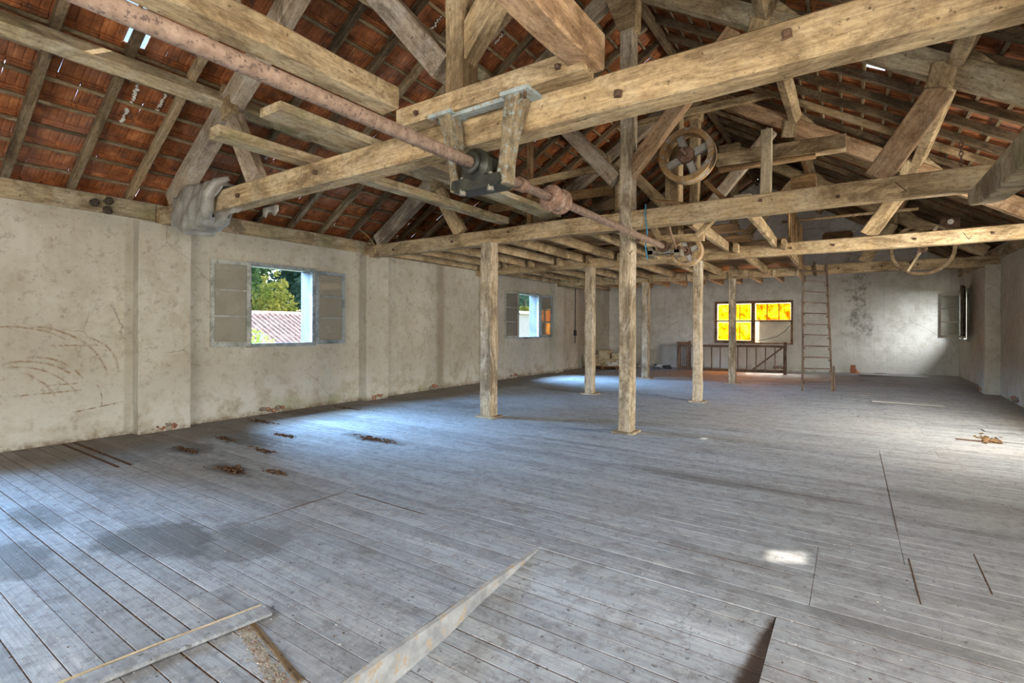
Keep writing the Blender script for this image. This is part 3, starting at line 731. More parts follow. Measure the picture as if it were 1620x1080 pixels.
# amber window in the far gable
w3 = tag(empty('window_3'), kind='structure')
b = MB(); y0, y1 = YF-.03, YF+.05; xm = -3.08; zt = 1.87
b.box(FWX[0], y0, FWZ[0], FWX[0]+.09, y1, FWZ[1]); b.box(FWX[1]-.07, y0, FWZ[0], FWX[1], y1, FWZ[1])
b.box(FWX[0]+.09, y0, FWZ[1]-.10, FWX[1]-.07, y1, FWZ[1]); b.box(FWX[0]+.09, y0, FWZ[0], xm+.06, y1, FWZ[0]+.11); b.box(xm+.06, y0, FWZ[0], FWX[1]-.07, y1, FWZ[0]+.05)
b.build('window_frame', M['amber_frame'], w3)
b = MB(); b.box(xm-.07, y0, FWZ[0]+.11, xm+.06, y1, FWZ[1]-.1); b.build('mullion', M['amber_frame'], w3)
b = MB(); b.box(FWX[0]+.09, y0+.01, zt-.02, xm-.07, y1, zt+.03); b.box(xm+.06, y0+.01, zt-.02, FWX[1]-.07, y1, zt+.03); b.build('transom', M['amber_frame'], w3)
def amber_panes(x0, x1, z0, z1):
    n = 3; wd = (x1-x0)/n
    for i in range(n):
        b = MB(); b.box(x0+wd*i+.012, YF+.005, z0, x0+wd*(i+1)-.012, YF+.011, z1); b.build('amber_pane', M['amber'], w3)
    b = MB()
    for i in range(1, n): b.box(x0+wd*i-.014, YF-.012, z0, x0+wd*i+.014, YF+.02, z1)
    b.build('glazing_bar', M['amber_frame'], w3)
amber_panes(FWX[0]+.12, xm-.08, zt+.04, FWZ[1]-.12)
amber_panes(xm+.08, FWX[1]-.07, zt+.04, FWZ[1]-.12)
amber_panes(FWX[0]+.12, xm-.08, FWZ[0]+.13, zt-.05)
# right wall window with its casements standing open
w4 = tag(empty('window_4'), kind='structure')
b = MB(); y0, y1, z0, z1 = 19.2, 20.4, 1.3, 2.72
b.box(XR-.04, y0-.05, z0-.05, XR+.06, y1+.05, z0); b.box(XR-.04, y0-.05, z1, XR+.06, y1+.05, z1+.05); b.box(XR-.04, y0-.05, z0, XR+.06, y0, z1); b.box(XR-.04, y1, z0, XR+.06, y1+.05, z1)
b.build('window_frame', M['grey_paint'], w4)
sash(w4, 'casement', (XR-.06, y0-.03, z0+.04), (-1, -.06, 0), .62, 1.3, 3, M['panel_white'], .04)
sash(w4, 'casement', (XR-.10, y0-.10, z0+.1), (-.22, -.9, 0), .66, 1.42, 3, M['stair_wood'], .04)
# openings added out of view for the fill lamps: plain frames
w5 = tag(empty('window_5'), kind='structure')  # added opening for fill_right_behind
b = MB(); b.box(XR-.03, -.65, .95, XR+.05, 2.65, 1.0); b.box(XR-.03, -.65, 2.8, XR+.05, 2.65, 2.85); b.box(XR-.03, -.65, 1.0, XR+.05, -.6, 2.8); b.box(XR-.03, 2.6, 1.0, XR+.05, 2.65, 2.8)
b.build('window_frame', M['grey_paint'], w5)  # frame of the added opening
w6 = tag(empty('window_6'), kind='structure')  # added opening for fill_right_middle
b = MB(); b.box(XR-.03, 7.95, .95, XR+.05, 10.45, 1.0); b.box(XR-.03, 7.95, 2.8, XR+.05, 10.45, 2.85); b.box(XR-.03, 7.95, 1.0, XR+.05, 8.0, 2.8); b.box(XR-.03, 10.4, 1.0, XR+.05, 10.45, 2.8)
b.build('window_frame', M['grey_paint'], w6)  # frame of the added opening

# ------------------------------------------------------------------ trusses
TIE = {}
def truss(label, Y, zb, zt, th, floor_post=False, left=True, tie_x=(-8.93, 2.83), mat='oak', kp=True):
    t = thing('roof_truss', label, 'truss', (CX, Y, zb)); d = .02
    tie = TIE[t.name] = beam('tie_beam', (tie_x[0], Y, (zb+zt)/2), (tie_x[1], Y, (zb+zt)/2), th, zt-zb, mat, t, rough=.006, seg=16)
    # principal rafters, their lower edge springing 5.35 m from the centre
    k = .63; tl = math.atan(k); pd = .27
    def prin(side, off): # off = distance from centre; returns lower edge height
        return zt+.02+k*(5.35-off)
    for s in (-1, 1):
        p0 = Vector((CX+s*5.5, Y, prin(s, 5.5)+pd/2/math.cos(tl))); p1 = Vector((CX+s*.16, Y, prin(s, .16)+pd/2/math.cos(tl)))
        vm = lambda: random.choice(['oak', 'oak', 'oak_grey', 'oak_dusty', 'oak_red'])
        beam('principal_rafter', p0, p1, th*.92, pd, 'oak_grey' if s < 0 else vm(), t)
        beam('king_strut', (CX+s*.08, Y, zt+.52), (CX+s*1.62, Y, zt+2.28), th*.8, .23, 'oak_grey' if s < 0 and Y < 5 else vm(), t)
        beam('queen_strut', (CX+s*3.2, Y-.0, zt+.02), (CX+s*3.78, Y, zt+.92), th*.6, .27, 'oak_grey' if s < 0 and Y < 5 else vm(), t)
        for off in (2.03, 3.88):
            zl = prin(s, off)+pd/math.cos(tl)-.02; zu = roof_z(CX+off)-.19
            # a cleat behind each purlin and a short post carrying it
            b = MB(); x0 = CX+s*(off+.05); q = zl-k*.05
            b.prism([(x0, q), (x0, q+.2), (x0+s*.34, q-.2)], Y-th*.35, Y+th*.35); b.build('purlin_cleat', M[mat], t)
            beam('purlin_post', (CX+s*(off-.12), Y-th*.25, zl-.32), (CX+s*(off-.07), Y-th*.25, zu+.04), .25, .12, mat, t, upv=(0, 1, 0))
    if kp:
        z0 = 0.03 if floor_post else zt
        beam('king_post', (CX+.12, Y-.0, z0), (CX+.12, Y-.0, 6.3), .19, .24, 'post' if floor_post else mat, t, upv=(0, 1, 0), seg=14)
        b = MB(); b.prism([(CX+.14-.13, 6.1), (CX+.14+.13, 6.1), (CX+.3, 6.9), (CX-.3, 6.9)], Y-.13, Y+.1); b.build('king_post_head', M[mat], t)
    return t
def bolt(par, x, y, z, r=.024):
    b = MB(); b.lathe([(r*1.25, .0), (r*1.25, -.006), (r, -.006), (r*.95, -.03), (r*.5, -.034)], 'Y', (x, y, z), 4, ph=random.uniform(.55, 1.0)); return b.build('bolt', M['dark_rust'], par)
T1 = truss('nearest roof truss, its thick tie beam crossing the top of the view', 3.41, 3.13, 3.39, .22)
T2 = truss('second roof truss, its king post running down to the floor', 7.36, 3.1, 3.36, .2, True)
T3 = truss('third roof truss, carrying the loft between the two tallest rows of posts', 11.3, 3.05, 3.29, .19)
T4 = truss('farthest roof truss, the ladder leaning on its tie beam', 15.6, 3.03, 3.28, .19)
beam('collar_beam', (CX-1.3, 11.2, 6.28), (CX+1.85, 11.2, 6.28), .12, .15, 'oak', T3)
b = MB(); b.box(CX-.06, 7.17, 0, CX+.28, 7.52, .03); b.build('base_plate', M['post'], T2)
for x, z in [(-.32, 3.30), (.55, 3.33), (-1.35, 3.22), (1.6, 3.27), (-6.4, 3.24), (-4.8, 3.26)]: bolt(TIE[T1.name], x, 3.295, z, .03)
for x, z in [(-2.72, 3.0), (-3.15, 3.2), (-1.0, 3.27), (-.15, 3.2), (-5.0, 3.27), (-6.3, 3.22), (-7.9, 3.2)]: bolt(TIE[T2.name], x, 7.255, z, .022)
for x in (-1.0, -.3, .9, 1.9): bolt(TIE[T3.name], x, 11.2, 3.17, .024)
for x in (-.3, .6, 1.3): bolt(TIE[T4.name], x, 15.5, 3.16, .024)
# bolted beam on the near face of the first tie, carrying the shaft hanger
fb = thing('bolted_beam', 'short timber bolted along the top of the nearest tie beam, carrying the shaft hanger', 'beam', (-2.4, 3.2, 3.35))
beam('timber', (-3.36, 3.2, 3.45), (-1.53, 3.2, 3.45), .18, .16, 'oak', fb, rough=.008)
for x in (-1.72, -3.1): bolt(fb, x, 3.105, 3.43, .022)

# carpenter's marks cut into the timbers
def mark(par, pts, y):
    b = MB()
    for (x0, z0), (x1, z1) in zip(pts[:-1], pts[1:]): b.tube([(x0, y, z0), (x1, y, z1)], .005, 5)
    return b.build('carved_mark', M['dark_rust'], par)
mark(TIE[T3.name], [(1.535, 3.215), (1.606, 3.095), (1.638, 3.155)], 11.203)
mark(TIE[T2.name], [(.40, 3.29), (.505, 3.17), (.46, 3.165)], 7.257)
mark(T2, [(-2.793, 2.745), (-2.768, 2.705), (-2.73, 2.76)], 7.238)

# longitudinal beams lying on the ties
def long_beam(label, x, y0, y1, zb, w, h, mat='oak', name='floor_beam', group=None):
    o = beam(name, (x, y0, zb+h/2), (x, y1, zb+h/2), w, h, mat, None, seg=10); return tag(o, label, 'beam', group)
long_beam('heavy overhead beam running from above the camera to the tie beam, left of the shaft hanger', -3.45, -2.4, 3.12, 3.53, .22, .20)
long_beam('reddish overhead beam ending on the nearest tie beam, right of the shaft hanger', -1.56, -2.4, 3.3, 3.42, .20, .26, 'oak_red')
long_beam('grey board-like beam from the nearest truss to the second, nearest the left wall', -5.22, 2.45, 7.45, 3.46, .20, .115, 'oak_dusty')
long_beam('grey board-like beam from the nearest truss to the second, beside the shaft', -4.22, 2.45, 7.45, 3.46, .33, .08, 'oak_dusty')
b = MB(); pr = [(1.8, 3.10), (7.42, 3.10), (7.45, 3.0), (7.3, 2.94), (6.75, 2.86), (6.2, 2.83), (1.8, 2.83)]
b.prism(pr, 1.05, 1.24, axis=0); gb = b.build('floor_beam', M['oak_dusty']); tag(gb, 'weathered beam with a tapered end at the right edge, hung under the second tie beam', 'beam')
bv = gb.modifiers.new('b', 'BEVEL'); bv.width = .015; bv.segments = 2

# ------------------------------------------------------------------ posts under the loft
def post(x, y, top, label, w=.2):
    t = thing('timber_post', label, 'post', (x, y, floor_z(x, y)), 'posts under the loft')
    z0 = floor_z(x, y)
    beam('shaft', (x, y, z0+.028), (x, y, top), w, w, 'post', t, upv=(0, 1, 0), seg=10, rough=.007)
    b = MB(); q = random.uniform(.06, .1); b.box(x-w/2-q, y-w/2-.06, z0, x+w/2+q*1.4, y+w/2+.05, z0+.028); b.build('base_plate', M['post'], t)
post(-5.37, 7.2, 3.1, 'thick mossy timber post under the second tie beam, nearest the left wall', .23)
post(-5.24, 11.1, 3.05, 'pale timber post left of the long king post, in front of the pallet')
post(-2.78, 11.3, 3.05, 'dark speckled timber post in front of the left half of the stair railing', .18)
post(-5.4, 15.5, 3.03, 'grey timber post half hidden behind the long king post')
post(-2.87, 15.6, 3.03, 'bluish grey timber post in front of the amber window', .18)

# ------------------------------------------------------------------ loft floor between the second truss and beyond the fourth
loft = thing('loft_floor', 'open-joisted loft floor of rough timber above the far half of the room', 'loft', (-5, 7.5, 3.1))
jx = [-8.62, -7.85, -7.05, -6.2, -5.4, -4.6, -3.75, -3.3, -2.1, -1.22]
for x in jx:
    w = random.uniform(.075, .11)
    beam('joist', (x, 7.47, 3.29), (x-.06, 11.6, 3.28), w, .19, 'oak', loft, seg=6)
    beam('joist', (x+.12, 11.0, 3.24), (x+.1, 15.9, 3.22), w, .19, 'oak', loft, seg=6)
for i in range(13):
    x = -8.1+.575*i; beam('joist', (x, 15.45, 3.11), (x, 17.35+random.uniform(-.08, .05), 3.10), .085, .2, 'oak', loft, seg=4)
yy = 7.55
while yy < 17.2:
    wd = random.uniform(.17, .24)
    x1 = -2.75 if 7.9 < yy < 9.3 else (-1.65 if yy < 11.2 else -1.12)
    if not (9.9 < yy < 10.4):
        beam('loft_board', (-8.8, yy+wd/2, 3.395+random.uniform(0, .006)), (x1+random.uniform(-.06, .05), yy+wd/2, 3.395), wd-.008, .024, 'brown_board', loft, seg=5, rough=.003, ch=.003)
    yy += wd
# guard of upright boards along the loft edge
guard = thing('loft_guard', 'row of upright brown boards guarding the open loft edge near the ladder', 'guard', (-1.05, 13.5, 3.1))
for i, yy in enumerate([11.75, 12.15, 12.6, 13.1, 13.6, 14.1, 14.55, 14.95]):
    beam('board', (-1.08, yy, 3.12), (-1.08, yy, 4.32-.03*i+random.uniform(-.05, .05)), .19, .03, 'brown_board', guard, upv=(1, 0, 0))
beam('rail', (-1.12, 11.6, 3.95), (-1.12, 15.1, 3.9), .03, .08, 'brown_board', guard)
tag(beam('lath', (-1.35, 13.0, 4.04), (1.1, 13.0, 4.03), .03, .06, 'oak'), 'thin lath spanning from the loft guard towards the right roof slope', 'lath')
# rail frame on the loft, left of the long king post
gf = thing('rail_frame', 'timber rail frame standing on the loft behind the shaft coupling', 'frame', (-4.6, 8.35, 3.4))
beam('stud', (-5.24, 8.35, 3.4), (-5.24, 8.35, 5.3), .09, .12, 'brown_board', gf, upv=(0, 1, 0))
beam('stud', (-3.42, 8.35, 3.4), (-3.42, 8.35, 4.35), .09, .1, 'oak', gf, upv=(0, 1, 0))
beam('rail', (-6.2, 8.29, 4.38), (-3.75, 8.29, 4.45), .04, .14, 'oak', gf)
beam('rail', (-6.2, 8.29, 4.02), (-3.5, 8.29, 4.02), .04, .17, 'brown_board', gf)
tag(beam('old_boarding', (-4.3, 9.2, 4.2), (-3.45, 9.2, 4.2), .05, .6, 'old_wood'), 'old dark wooden panel standing on the loft behind the rail frame', 'panel')

# ------------------------------------------------------------------ line shaft, hanger, pulleys
SX, SZ = -2.46, 2.875
ls = thing('line_shaft', 'long rusty transmission shaft running overhead along the room', 'shaft', (SX, 4, SZ))
b = MB(); b.lathe([(.047, -2.6), (.047, 3.16), (.043, 3.16), (.043, 8.0)], 'Y', (SX, 0, SZ), 20); b.build('rod', M['shaft'], ls, True)
for y0 in (4.27, 4.46):
    b = MB(); b.lathe([(.05, y0), (.095, y0), (.10, y0+.012), (.122, y0+.018), (.128, y0+.03), (.128, y0+.055), (.118, y0+.062), (.118, y0+.075), (.05, y0+.075)], 'Y', (SX, 0, SZ), 28); b.build('flange', M['rust'], ls, True)
b = MB(); b.lathe([(.05, 4.345), (.10, 4.345), (.10, 4.46), (.05, 4.46)], 'Y', (SX, 0, SZ), 28); b.build('coupling_sleeve', M['shaft'], ls, True)
b = MB(); b.lathe([(.048, 3.72), (.062, 3.72), (.062, 3.82), (.048, 3.82)], 'Y', (SX, 0, SZ), 20); b.build('collar', M['rust'], ls)
b = MB(); b.lathe([(.05, 7.8), (.09, 7.8), (.09, 7.86), (.06, 7.87), (.06, 7.98)], 'Y', (SX, 0, SZ), 18); b.build('end_collar', M['dark_rust'], ls)
hg = thing('shaft_hanger', 'U-shaped cast iron shaft hanger with chipped blue grey paint under the nearest tie', 'hanger', (SX, 3.2, 3.35))
def hanger():
    for s in (-1, 1):
        xt = SX+s*.345; xb = SX+s*.235
        # top foot
        b = MB(); b.prism([(xt-.10*s-.0, 3.345), (xt+.15*s, 3.345), (xt+.15*s, 3.375), (xt-.1*s, 3.375)], 3.09, 3.30); b.build('foot', M['hanger_top'], hg)
        vs = []; n = 9
        for i in range(n):
            t = i/(n-1); z = 3.36-t*.66; x = xt+(xb-xt)*min(1, t*1.15)**.8; w = .066-.026*min(1, t*2)+(.008 if t > .85 else 0); dp = .085-.02*t
            vs += [(x-w, 3.19-dp, z), (x+w, 3.19-dp, z), (x+w, 3.19+dp, z), (x-w, 3.19+dp, z)]
        fs = [(i*4+j, i*4+(j+1) % 4, i*4+4+(j+1) % 4, i*4+4+j) for i in range(n-1) for j in range(4)]+[(3, 2, 1, 0), tuple((n-1)*4+j for j in range(4))]
        b = MB(); b.add(vs, fs); o = b.build('leg', M['hanger'], hg)
        bv = o.modifiers.new('b', 'BEVEL'); bv.width = .014; bv.segments = 2
        b = MB(); b.lathe([(.014, 3.30), (.014, 3.41)], 'Z', (xt+s*.1, 3.13, 0), 8); b.build('foot_bolt', M['dark_rust'], hg)
        b = MB(); b.lathe([(.028, 2.655), (.028, 2.70), (.018, 2.70), (.018, 2.80)], 'Z', (SX+s*.14, 3.12, 0), 8); b.build('nut', M['steel'], hg)
    b = MB(); b.prism([(SX-.30, 3.335), (SX+.30, 3.335), (SX+.30, 3.37), (SX-.30, 3.37)], 3.15, 3.24); b.build('top_bar', M['hanger_top'], hg)
    b = MB(); b.prism([(SX-.245, 2.715), (SX-.20, 2.685), (SX+.20, 2.685), (SX+.245, 2.715), (SX+.23, 2.78), (SX-.23, 2.78)], 3.095, 3.285); b.build('cross_bar', M['grease'], hg)
    b = MB(); b.lathe([(.052, 3.03), (.085, 3.03), (.09, 3.05), (.075, 3.07), (.075, 3.085), (.125, 3.09), (.13, 3.13), (.10, 3.15), (.10, 3.22), (.13, 3.24), (.125, 3.29), (.085, 3.30), (.085, 3.33), (.052, 3.33)], 'Y', (SX, 0, SZ), 24); b.build('bearing', M['grease'], hg, True)
    b = MB(); b.box(SX-.14, 3.11, 2.79, SX+.14, 3.27, 2.85); b.box(SX+.08, 3.12, 2.85, SX+.13, 3.24, 2.92); b.box(SX-.03, 3.15, 2.96, SX+.03, 3.23, 3.0); b.build('bearing_block', M['grease'], hg)
hanger()
def pulley(label, x, y, z, r, w, par_post=True):
    t = thing('pulley', label, 'pulley', (x, y, z))
    b = MB(); b.lathe([(r, -w/2), (r, w/2), (r*.80, w/2), (r*.80, -w/2)], 'Y', (x, y, z), 40, closed=True); b.build('rim', M['pulley'], t)
    b = MB(); b.lathe([(r*.99, -w*.08), (r*1.002, -w*.08), (r*1.012, 0), (r*1.002, w*.08), (r*.99, w*.08)], 'Y', (x, y, z), 40, closed=True); o = b.build('rim_band', M['pulley_web'], t)
    b = MB(); b.lathe([(.04, -w*.6), (r*.26, -w*.6), (r*.3, -w*.45), (r*.3, w*.45), (r*.26, w*.6), (.04, w*.6)], 'Y', (x, y, z), 20, closed=True); b.build('hub', M['rust'], t)
    for i in range(4):
        a = R(20+90*i); beam('spoke', (x+math.cos(a)*r*.25, y, z+math.sin(a)*r*.25), (x+math.cos(a)*r*.82, y, z+math.sin(a)*r*.82), w*.45, r*.24, M['pulley_web'], t, upv=(0, 1, 0))
    return t
pulley('big worn wooden belt pulley on a post above the second tie beam', -2.28, 8.55, 4.45, .44, .26)
pulley('smaller wooden belt pulley hanging at the far end of the rusty shaft', -2.22, 8.32, 2.84, .245, .17)
tag(beam('machine_post', (-2.62, 8.98, 3.0), (-2.62, 8.98, 5.6), .24, .28, 'oak', None, upv=(0, 1, 0)), 'upright post beside the big belt pulley', 'post')
b = MB(); b.lathe([(.032, 8.1), (.032, 8.95)], 'Y', (-2.28, 0, 4.45), 14); tag(b.build('pulley_axle', M['dark_rust'], None, True), 'short dark axle through the big belt pulley', 'axle')
hf = thing('bearing_frame', 'small timber frame and iron plate holding the shaft end under the second tie', 'frame', (-2.3, 8.05, 3.1))
beam('cross_piece', (-2.62, 8.08, 3.03), (-1.9, 8.08, 3.0), .1, .12, 'oak', hf)
beam('cheek', (-2.74, 8.05, 3.32), (-2.55, 8.05, 2.98), .08, .13, 'oak', hf, upv=(0, 1, 0))
beam('cheek', (-1.72, 8.05, 3.3), (-2.0, 8.05, 3.02), .08, .13, 'oak', hf, upv=(0, 1, 0))
b = MB(); b.box(-2.72, 7.88, 2.77, -2.22, 8.06, 2.83); b.box(-2.72, 7.88, 2.74, -2.64, 8.06, 2.9); b.box(-2.3, 7.88, 2.72, -2.2, 8.06, 2.84); b.build('bearing_plate', M['hanger'], hf); b = MB(); b.lathe([(.03, 7.86), (.03, 8.62)], 'Y', (-2.22, 0, 2.84), 14); b.build('axle', M['dark_rust'], hf, True)
b = MB(); b.tube([(-2.24, 7.42, 3.13), (-2.24, 7.5, 3.02), (-2.27, 7.9, 2.82)], .017, 8); tag(b.build('hanging_rod', M['rust']), 'thin rusty iron rod hanging from the second tie beam beside the small pulley', 'rod')
b = MB(); b.tube([(-2.52, 7.22, 3.42), (-2.53, 7.21, 3.3), (-2.50, 7.22, 3.0), (-2.53, 7.23, 2.78), (-2.49, 7.22, 2.6)], .009, 6); tag(b.build('blue_rope', M['rope'], None, True), 'short blue rope hanging beside the long king post', 'rope')
tb = thing('trestle_timber', 'loose crossways timber with a square sawn end, above the second tie on the right', 'timber', (-1, 8.6, 4.3))
beam('timber', (-1.80, 8.55, 4.28), (-.08, 8.55, 4.24), .2, .22, 'oak', tb); beam('underlay', (-1.78, 8.55, 4.14), (-.45, 8.55, 4.11), .16, .05, 'brown_board', tb)
tag(beam('upright_board', (-1.03, 7.95, 3.4), (-1.02, 7.95, 4.43), .15, .05, 'box_card', None, upv=(0, 1, 0)), 'pale upright board with a notched top, standing on the second tie beam', 'board')
tag(beam('offcut', (-.72, 8.1, 3.62), (-.42, 8.1, 3.64), .16, .2, 'brown_board'), 'short reddish offcut block behind the pale upright board', 'block')
tag(beam('leaning_bar', (-1.95, 8.3, 3.92), (-1.48, 8.2, 3.42), .04, .07, 'brown_board'), 'brown bar leaning down from the big belt pulley', 'bar')
tag(beam('iron_bar', (-2.48, 7.45, 3.52), (-1.7, 7.9, 3.42), .03, .035, 'brown_board'), 'thin brown bar lying along the second tie beside the king post', 'bar')
for (x, y, s, l) in [(-1.62, 8.1, .16, 'pale wooden block on the second tie, below the big pulley'), (-2.15, 8.15, .2, 'sloping wooden block at the foot of the pulley post'), (-1.32, 7.95, .12, 'pale offcut at the foot of the upright board')]:
    o = beam('wood_block', (x-s, y, 3.47), (x+s*.8, y, 3.47), .12, .15, 'box_card'); tag(o, l, 'block')

# iron wheel by the third truss
wh = thing('flywheel', 'large thin-rimmed iron wheel hanging beyond the third tie beam on the right', 'wheel', (1.16, 13.0, 3.2))
b = MB(); pr = [(.525, -.05), (.525, .05), (.465, .045), (.465, -.045)]; b.lathe(pr, 'Y', (1.16, 13.0, 3.2), 44, closed=True); b.build('rim', M['old_wood'], wh)
for a in (62, 242): beam('spoke', (1.16, 13.0, 3.2), (1.16+.49*math.cos(R(a)), 13.0, 3.2+.49*math.sin(R(a))), (.05), .13, 'oak_dusty', wh, upv=(0, 1, 0))
b = MB(); b.lathe([(.03, -.1), (.08, -.1), (.08, .1), (.03, .1)], 'Y', (1.16, 13.0, 3.2), 16, closed=True); b.build('hub', M['dark_rust'], wh)
b = MB(); b.lathe([(.026, 12.92), (.026, 15.56)], 'Y', (1.16, 0, 3.2), 12); b.build('axle', M['dark_rust'], wh, True)
wh2 = thing('axle_block', 'dark bearing block with a pale axle end above the iron wheel', 'block', (1.62, 13.0, 3.7))
b = MB(); b.box(1.45, 13.1, 3.6, 1.75, 13.25, 3.8); b.build('block', M['dark_rust'], wh2); b = MB(); b.lathe([(.05, 13.05), (.05, 13.11)], 'Y', (1.6, 0, 3.72), 14); b.build('axle_end', M['mortar'], wh2)
beam('carrier', (.9, 13.17, 3.55), (2.3, 13.17, 3.55), .1, .1, 'old_wood', wh2)
# chain
ch = thing('hanging_chain', 'short rusty chain hanging from the right roof slope', 'chain', (1.06, 7.9, 3.9))
for i in range(7):
    b = MB(); c = Vector((1.06, 7.9, 3.84-i*.055)); ax = Vector((1, 0, 0)) if i % 2 else Vector((0, 1, 0))
    pts = [c+ax*.018*math.cos(2*math.pi*j/10)+Vector((0, 0, .036*math.sin(2*math.pi*j/10))) for j in range(11)]
    b.tube(pts, .007, 6); b.build('chain_link', M['dark_rust'], ch)

# ------------------------------------------------------------------ ladder
ld = thing('ladder', 'narrow dark wooden ladder leaning on the farthest tie beam', 'ladder', (-.7, 14.5, 0))
def lerp(a, c, t): return Vector(a)+(Vector(c)-Vector(a))*t
l0, l1 = (-1.02, 14.42, .03), (-1.10, 15.47, 3.42); q0, q1 = (-.40, 14.62, .05), (-.56, 15.47, 3.30)
beam('stile', l0, l1, .045, .06, 'stair_wood', ld); beam('stile', q0, q1, .045, .06, 'stair_wood', ld)
for i in range(11):
    t = .085+.0845*i; beam('rung', lerp(l0, l1, t*.985)+Vector((-.01, -.03, 0)), lerp(q0, q1, t)+Vector((.01, -.03, 0)), .05, .03, 'stair_wood', ld, seg=2, ch=.005)
for i in range(11):
    t = .085+.0845*i-.018
    for e0, e1, dx in ((l0, l1, .035), (q0, q1, -.035)):
        beam('rung_cleat', lerp(e0, e1, t)+Vector((dx, -.02, -.035)), lerp(e0, e1, t)+Vector((dx, -.02, .015)), .03, .03, 'stair_wood', ld, seg=2, ch=.004, upv=(0, 1, 0))
beam('mending_strip', lerp(q0, q1, .0)+Vector((.05, 0, 0)), lerp(q0, q1, .19)+Vector((.05, 0, 0)), .04, .05, 'stair_wood', ld, upv=(0, 1, 0))
tag(beam('tie_strap', (-.82, 15.42, 2.98), (-.82, 15.44, 3.36), .07, .025, 'old_wood', None, upv=(0, 1, 0)), 'short brown strap nailed to the farthest tie between the ladder stiles', 'strap')

# ------------------------------------------------------------------ stair railing
rl = thing('stair_railing', 'brown wooden stair railing below the amber window', 'railing', (-3.7, 19.4, 0))
zf = lambda x: floor_z(x, 19.4)
for x, yy, h in [(-5.47, 19.35, 1.08), (-1.9, 19.45, 1.12), (-5.3, 20.3, 1.1)]:
    beam('newel', (x, yy, zf(x)), (x, yy, zf(x)+h), .1, .1, 'stair_wood', rl, upv=(0, 1, 0), seg=3)
beam('handrail', (-5.47, 19.37, .93), (-1.9, 19.45, .98), .06, .08, 'stair_wood', rl); beam('bottom_rail', (-5.47, 19.37, .05), (-1.9, 19.45, .12), .06, .09, 'stair_wood', rl)
beam('handrail', (-5.45, 19.4, 1.02), (-5.3, 20.3, 1.02), .06, .08, 'stair_wood', rl); beam('bottom_rail', (-5.45, 19.4, .08), (-5.3, 20.3, .08), .06, .09, 'stair_wood', rl)
for i in range(1, 12):
    x = -5.47+3.57*i/12; beam('baluster', (x, 19.40, .1+zf(x)*.6), (x, 19.40, .93), .03, .04, 'stair_wood', rl, seg=2, upv=(0, 1, 0), ch=.004)
for i in range(1, 6):
    t = i/6; beam('baluster', (-5.45+.15*t, 19.4+.9*t, .1), (-5.45+.15*t, 19.4+.9*t, 1.0), .03, .035, 'stair_wood', rl, seg=2, upv=(0, 1, 0), ch=.004)
beam('stair_handrail', (-2.95, 19.75, .12), (-1.95, 19.75, .98), .06, .09, 'stair_wood', rl, upv=(0, 1, 0))

# ------------------------------------------------------------------ things by the far wall
pal = thing('pallet', 'low wooden pallet on the floor in the far left corner', 'pallet', (-7.9, 18.4, 0))
for i in range(6): beam('slat', (-8.55, 17.85+.22*i, .125), (-7.25, 17.85+.22*i, .125), .14, .022, 'brown_board', pal, seg=2, ch=.003)
for x in (-8.5, -7.9, -7.3): beam('bearer', (x, 17.8, .06), (x, 19.0, .06), .09, .1, 'brown_board', pal, seg=2)
def crate(x, y, z, w, d, h, label, rot=0, mat='box_card'):
    t = thing('box', label, 'box', (x, y, z), 'boxes piled on the pallet'); t.rotation_euler = (0, 0, R(rot))
    def part(n, *a):
        b = MB(); b.box(*a); o = link(n, b.mesh(n, M[mat])); o.parent = t; return o
    part('carton', -w/2, -d/2, 0, w/2, d/2, h); part('lid', -w/2-.008, -d/2-.008, h-.05, w/2+.008, d/2+.008, h+.006); part('tape', -.03, -d/2-.011, h-.12, .03, d/2+.011, h+.009)
crate(-8.1, 18.58, .386, .42, .36, .34, 'largest cream carton, on top of the heap on the pallet', 3)
crate(-8.54, 18.12, .14, .42, .4, .38, 'cream carton at the left end of the pallet', -5)
crate(-7.69, 18.56, .386, .26, .2, .2, 'small pale carton right of the largest one, tilted', 25)
crate(-8.0, 18.62, .145, .8, .4, .232, 'long cream carton beneath the largest one', 2)
k = 0
for (x, yy, z, a) in [(-7.9, 18.0, .14, 5), (-7.65, 18.02, .14, -8), (-7.45, 18.1, .14, 12), (-7.5, 18.05, .21, 30), (-7.35, 18.35, .14, 60), (-7.4, 18.5, .21, 20), (-8.15, 18.0, .14, 3), (-7.75, 18.08, .21, -4), (-7.35, 18.62, .14, 80), (-7.45, 18.4, .28, 15)]:
    b = MB(); b.box(-.11, -.055, 0, .11, .055, .068); b.box(-.08, -.056, .012, .08, .056, .056); o = b.build('pale_brick', M['panel_white' if k % 2 else 'box_card']); o.location = (x, yy, z); o.rotation_euler = (0, 0, R(a))
    tag(o, 'pale brick in the loose pile at the front of the pallet', 'brick', 'pale bricks on the pallet'); k += 1
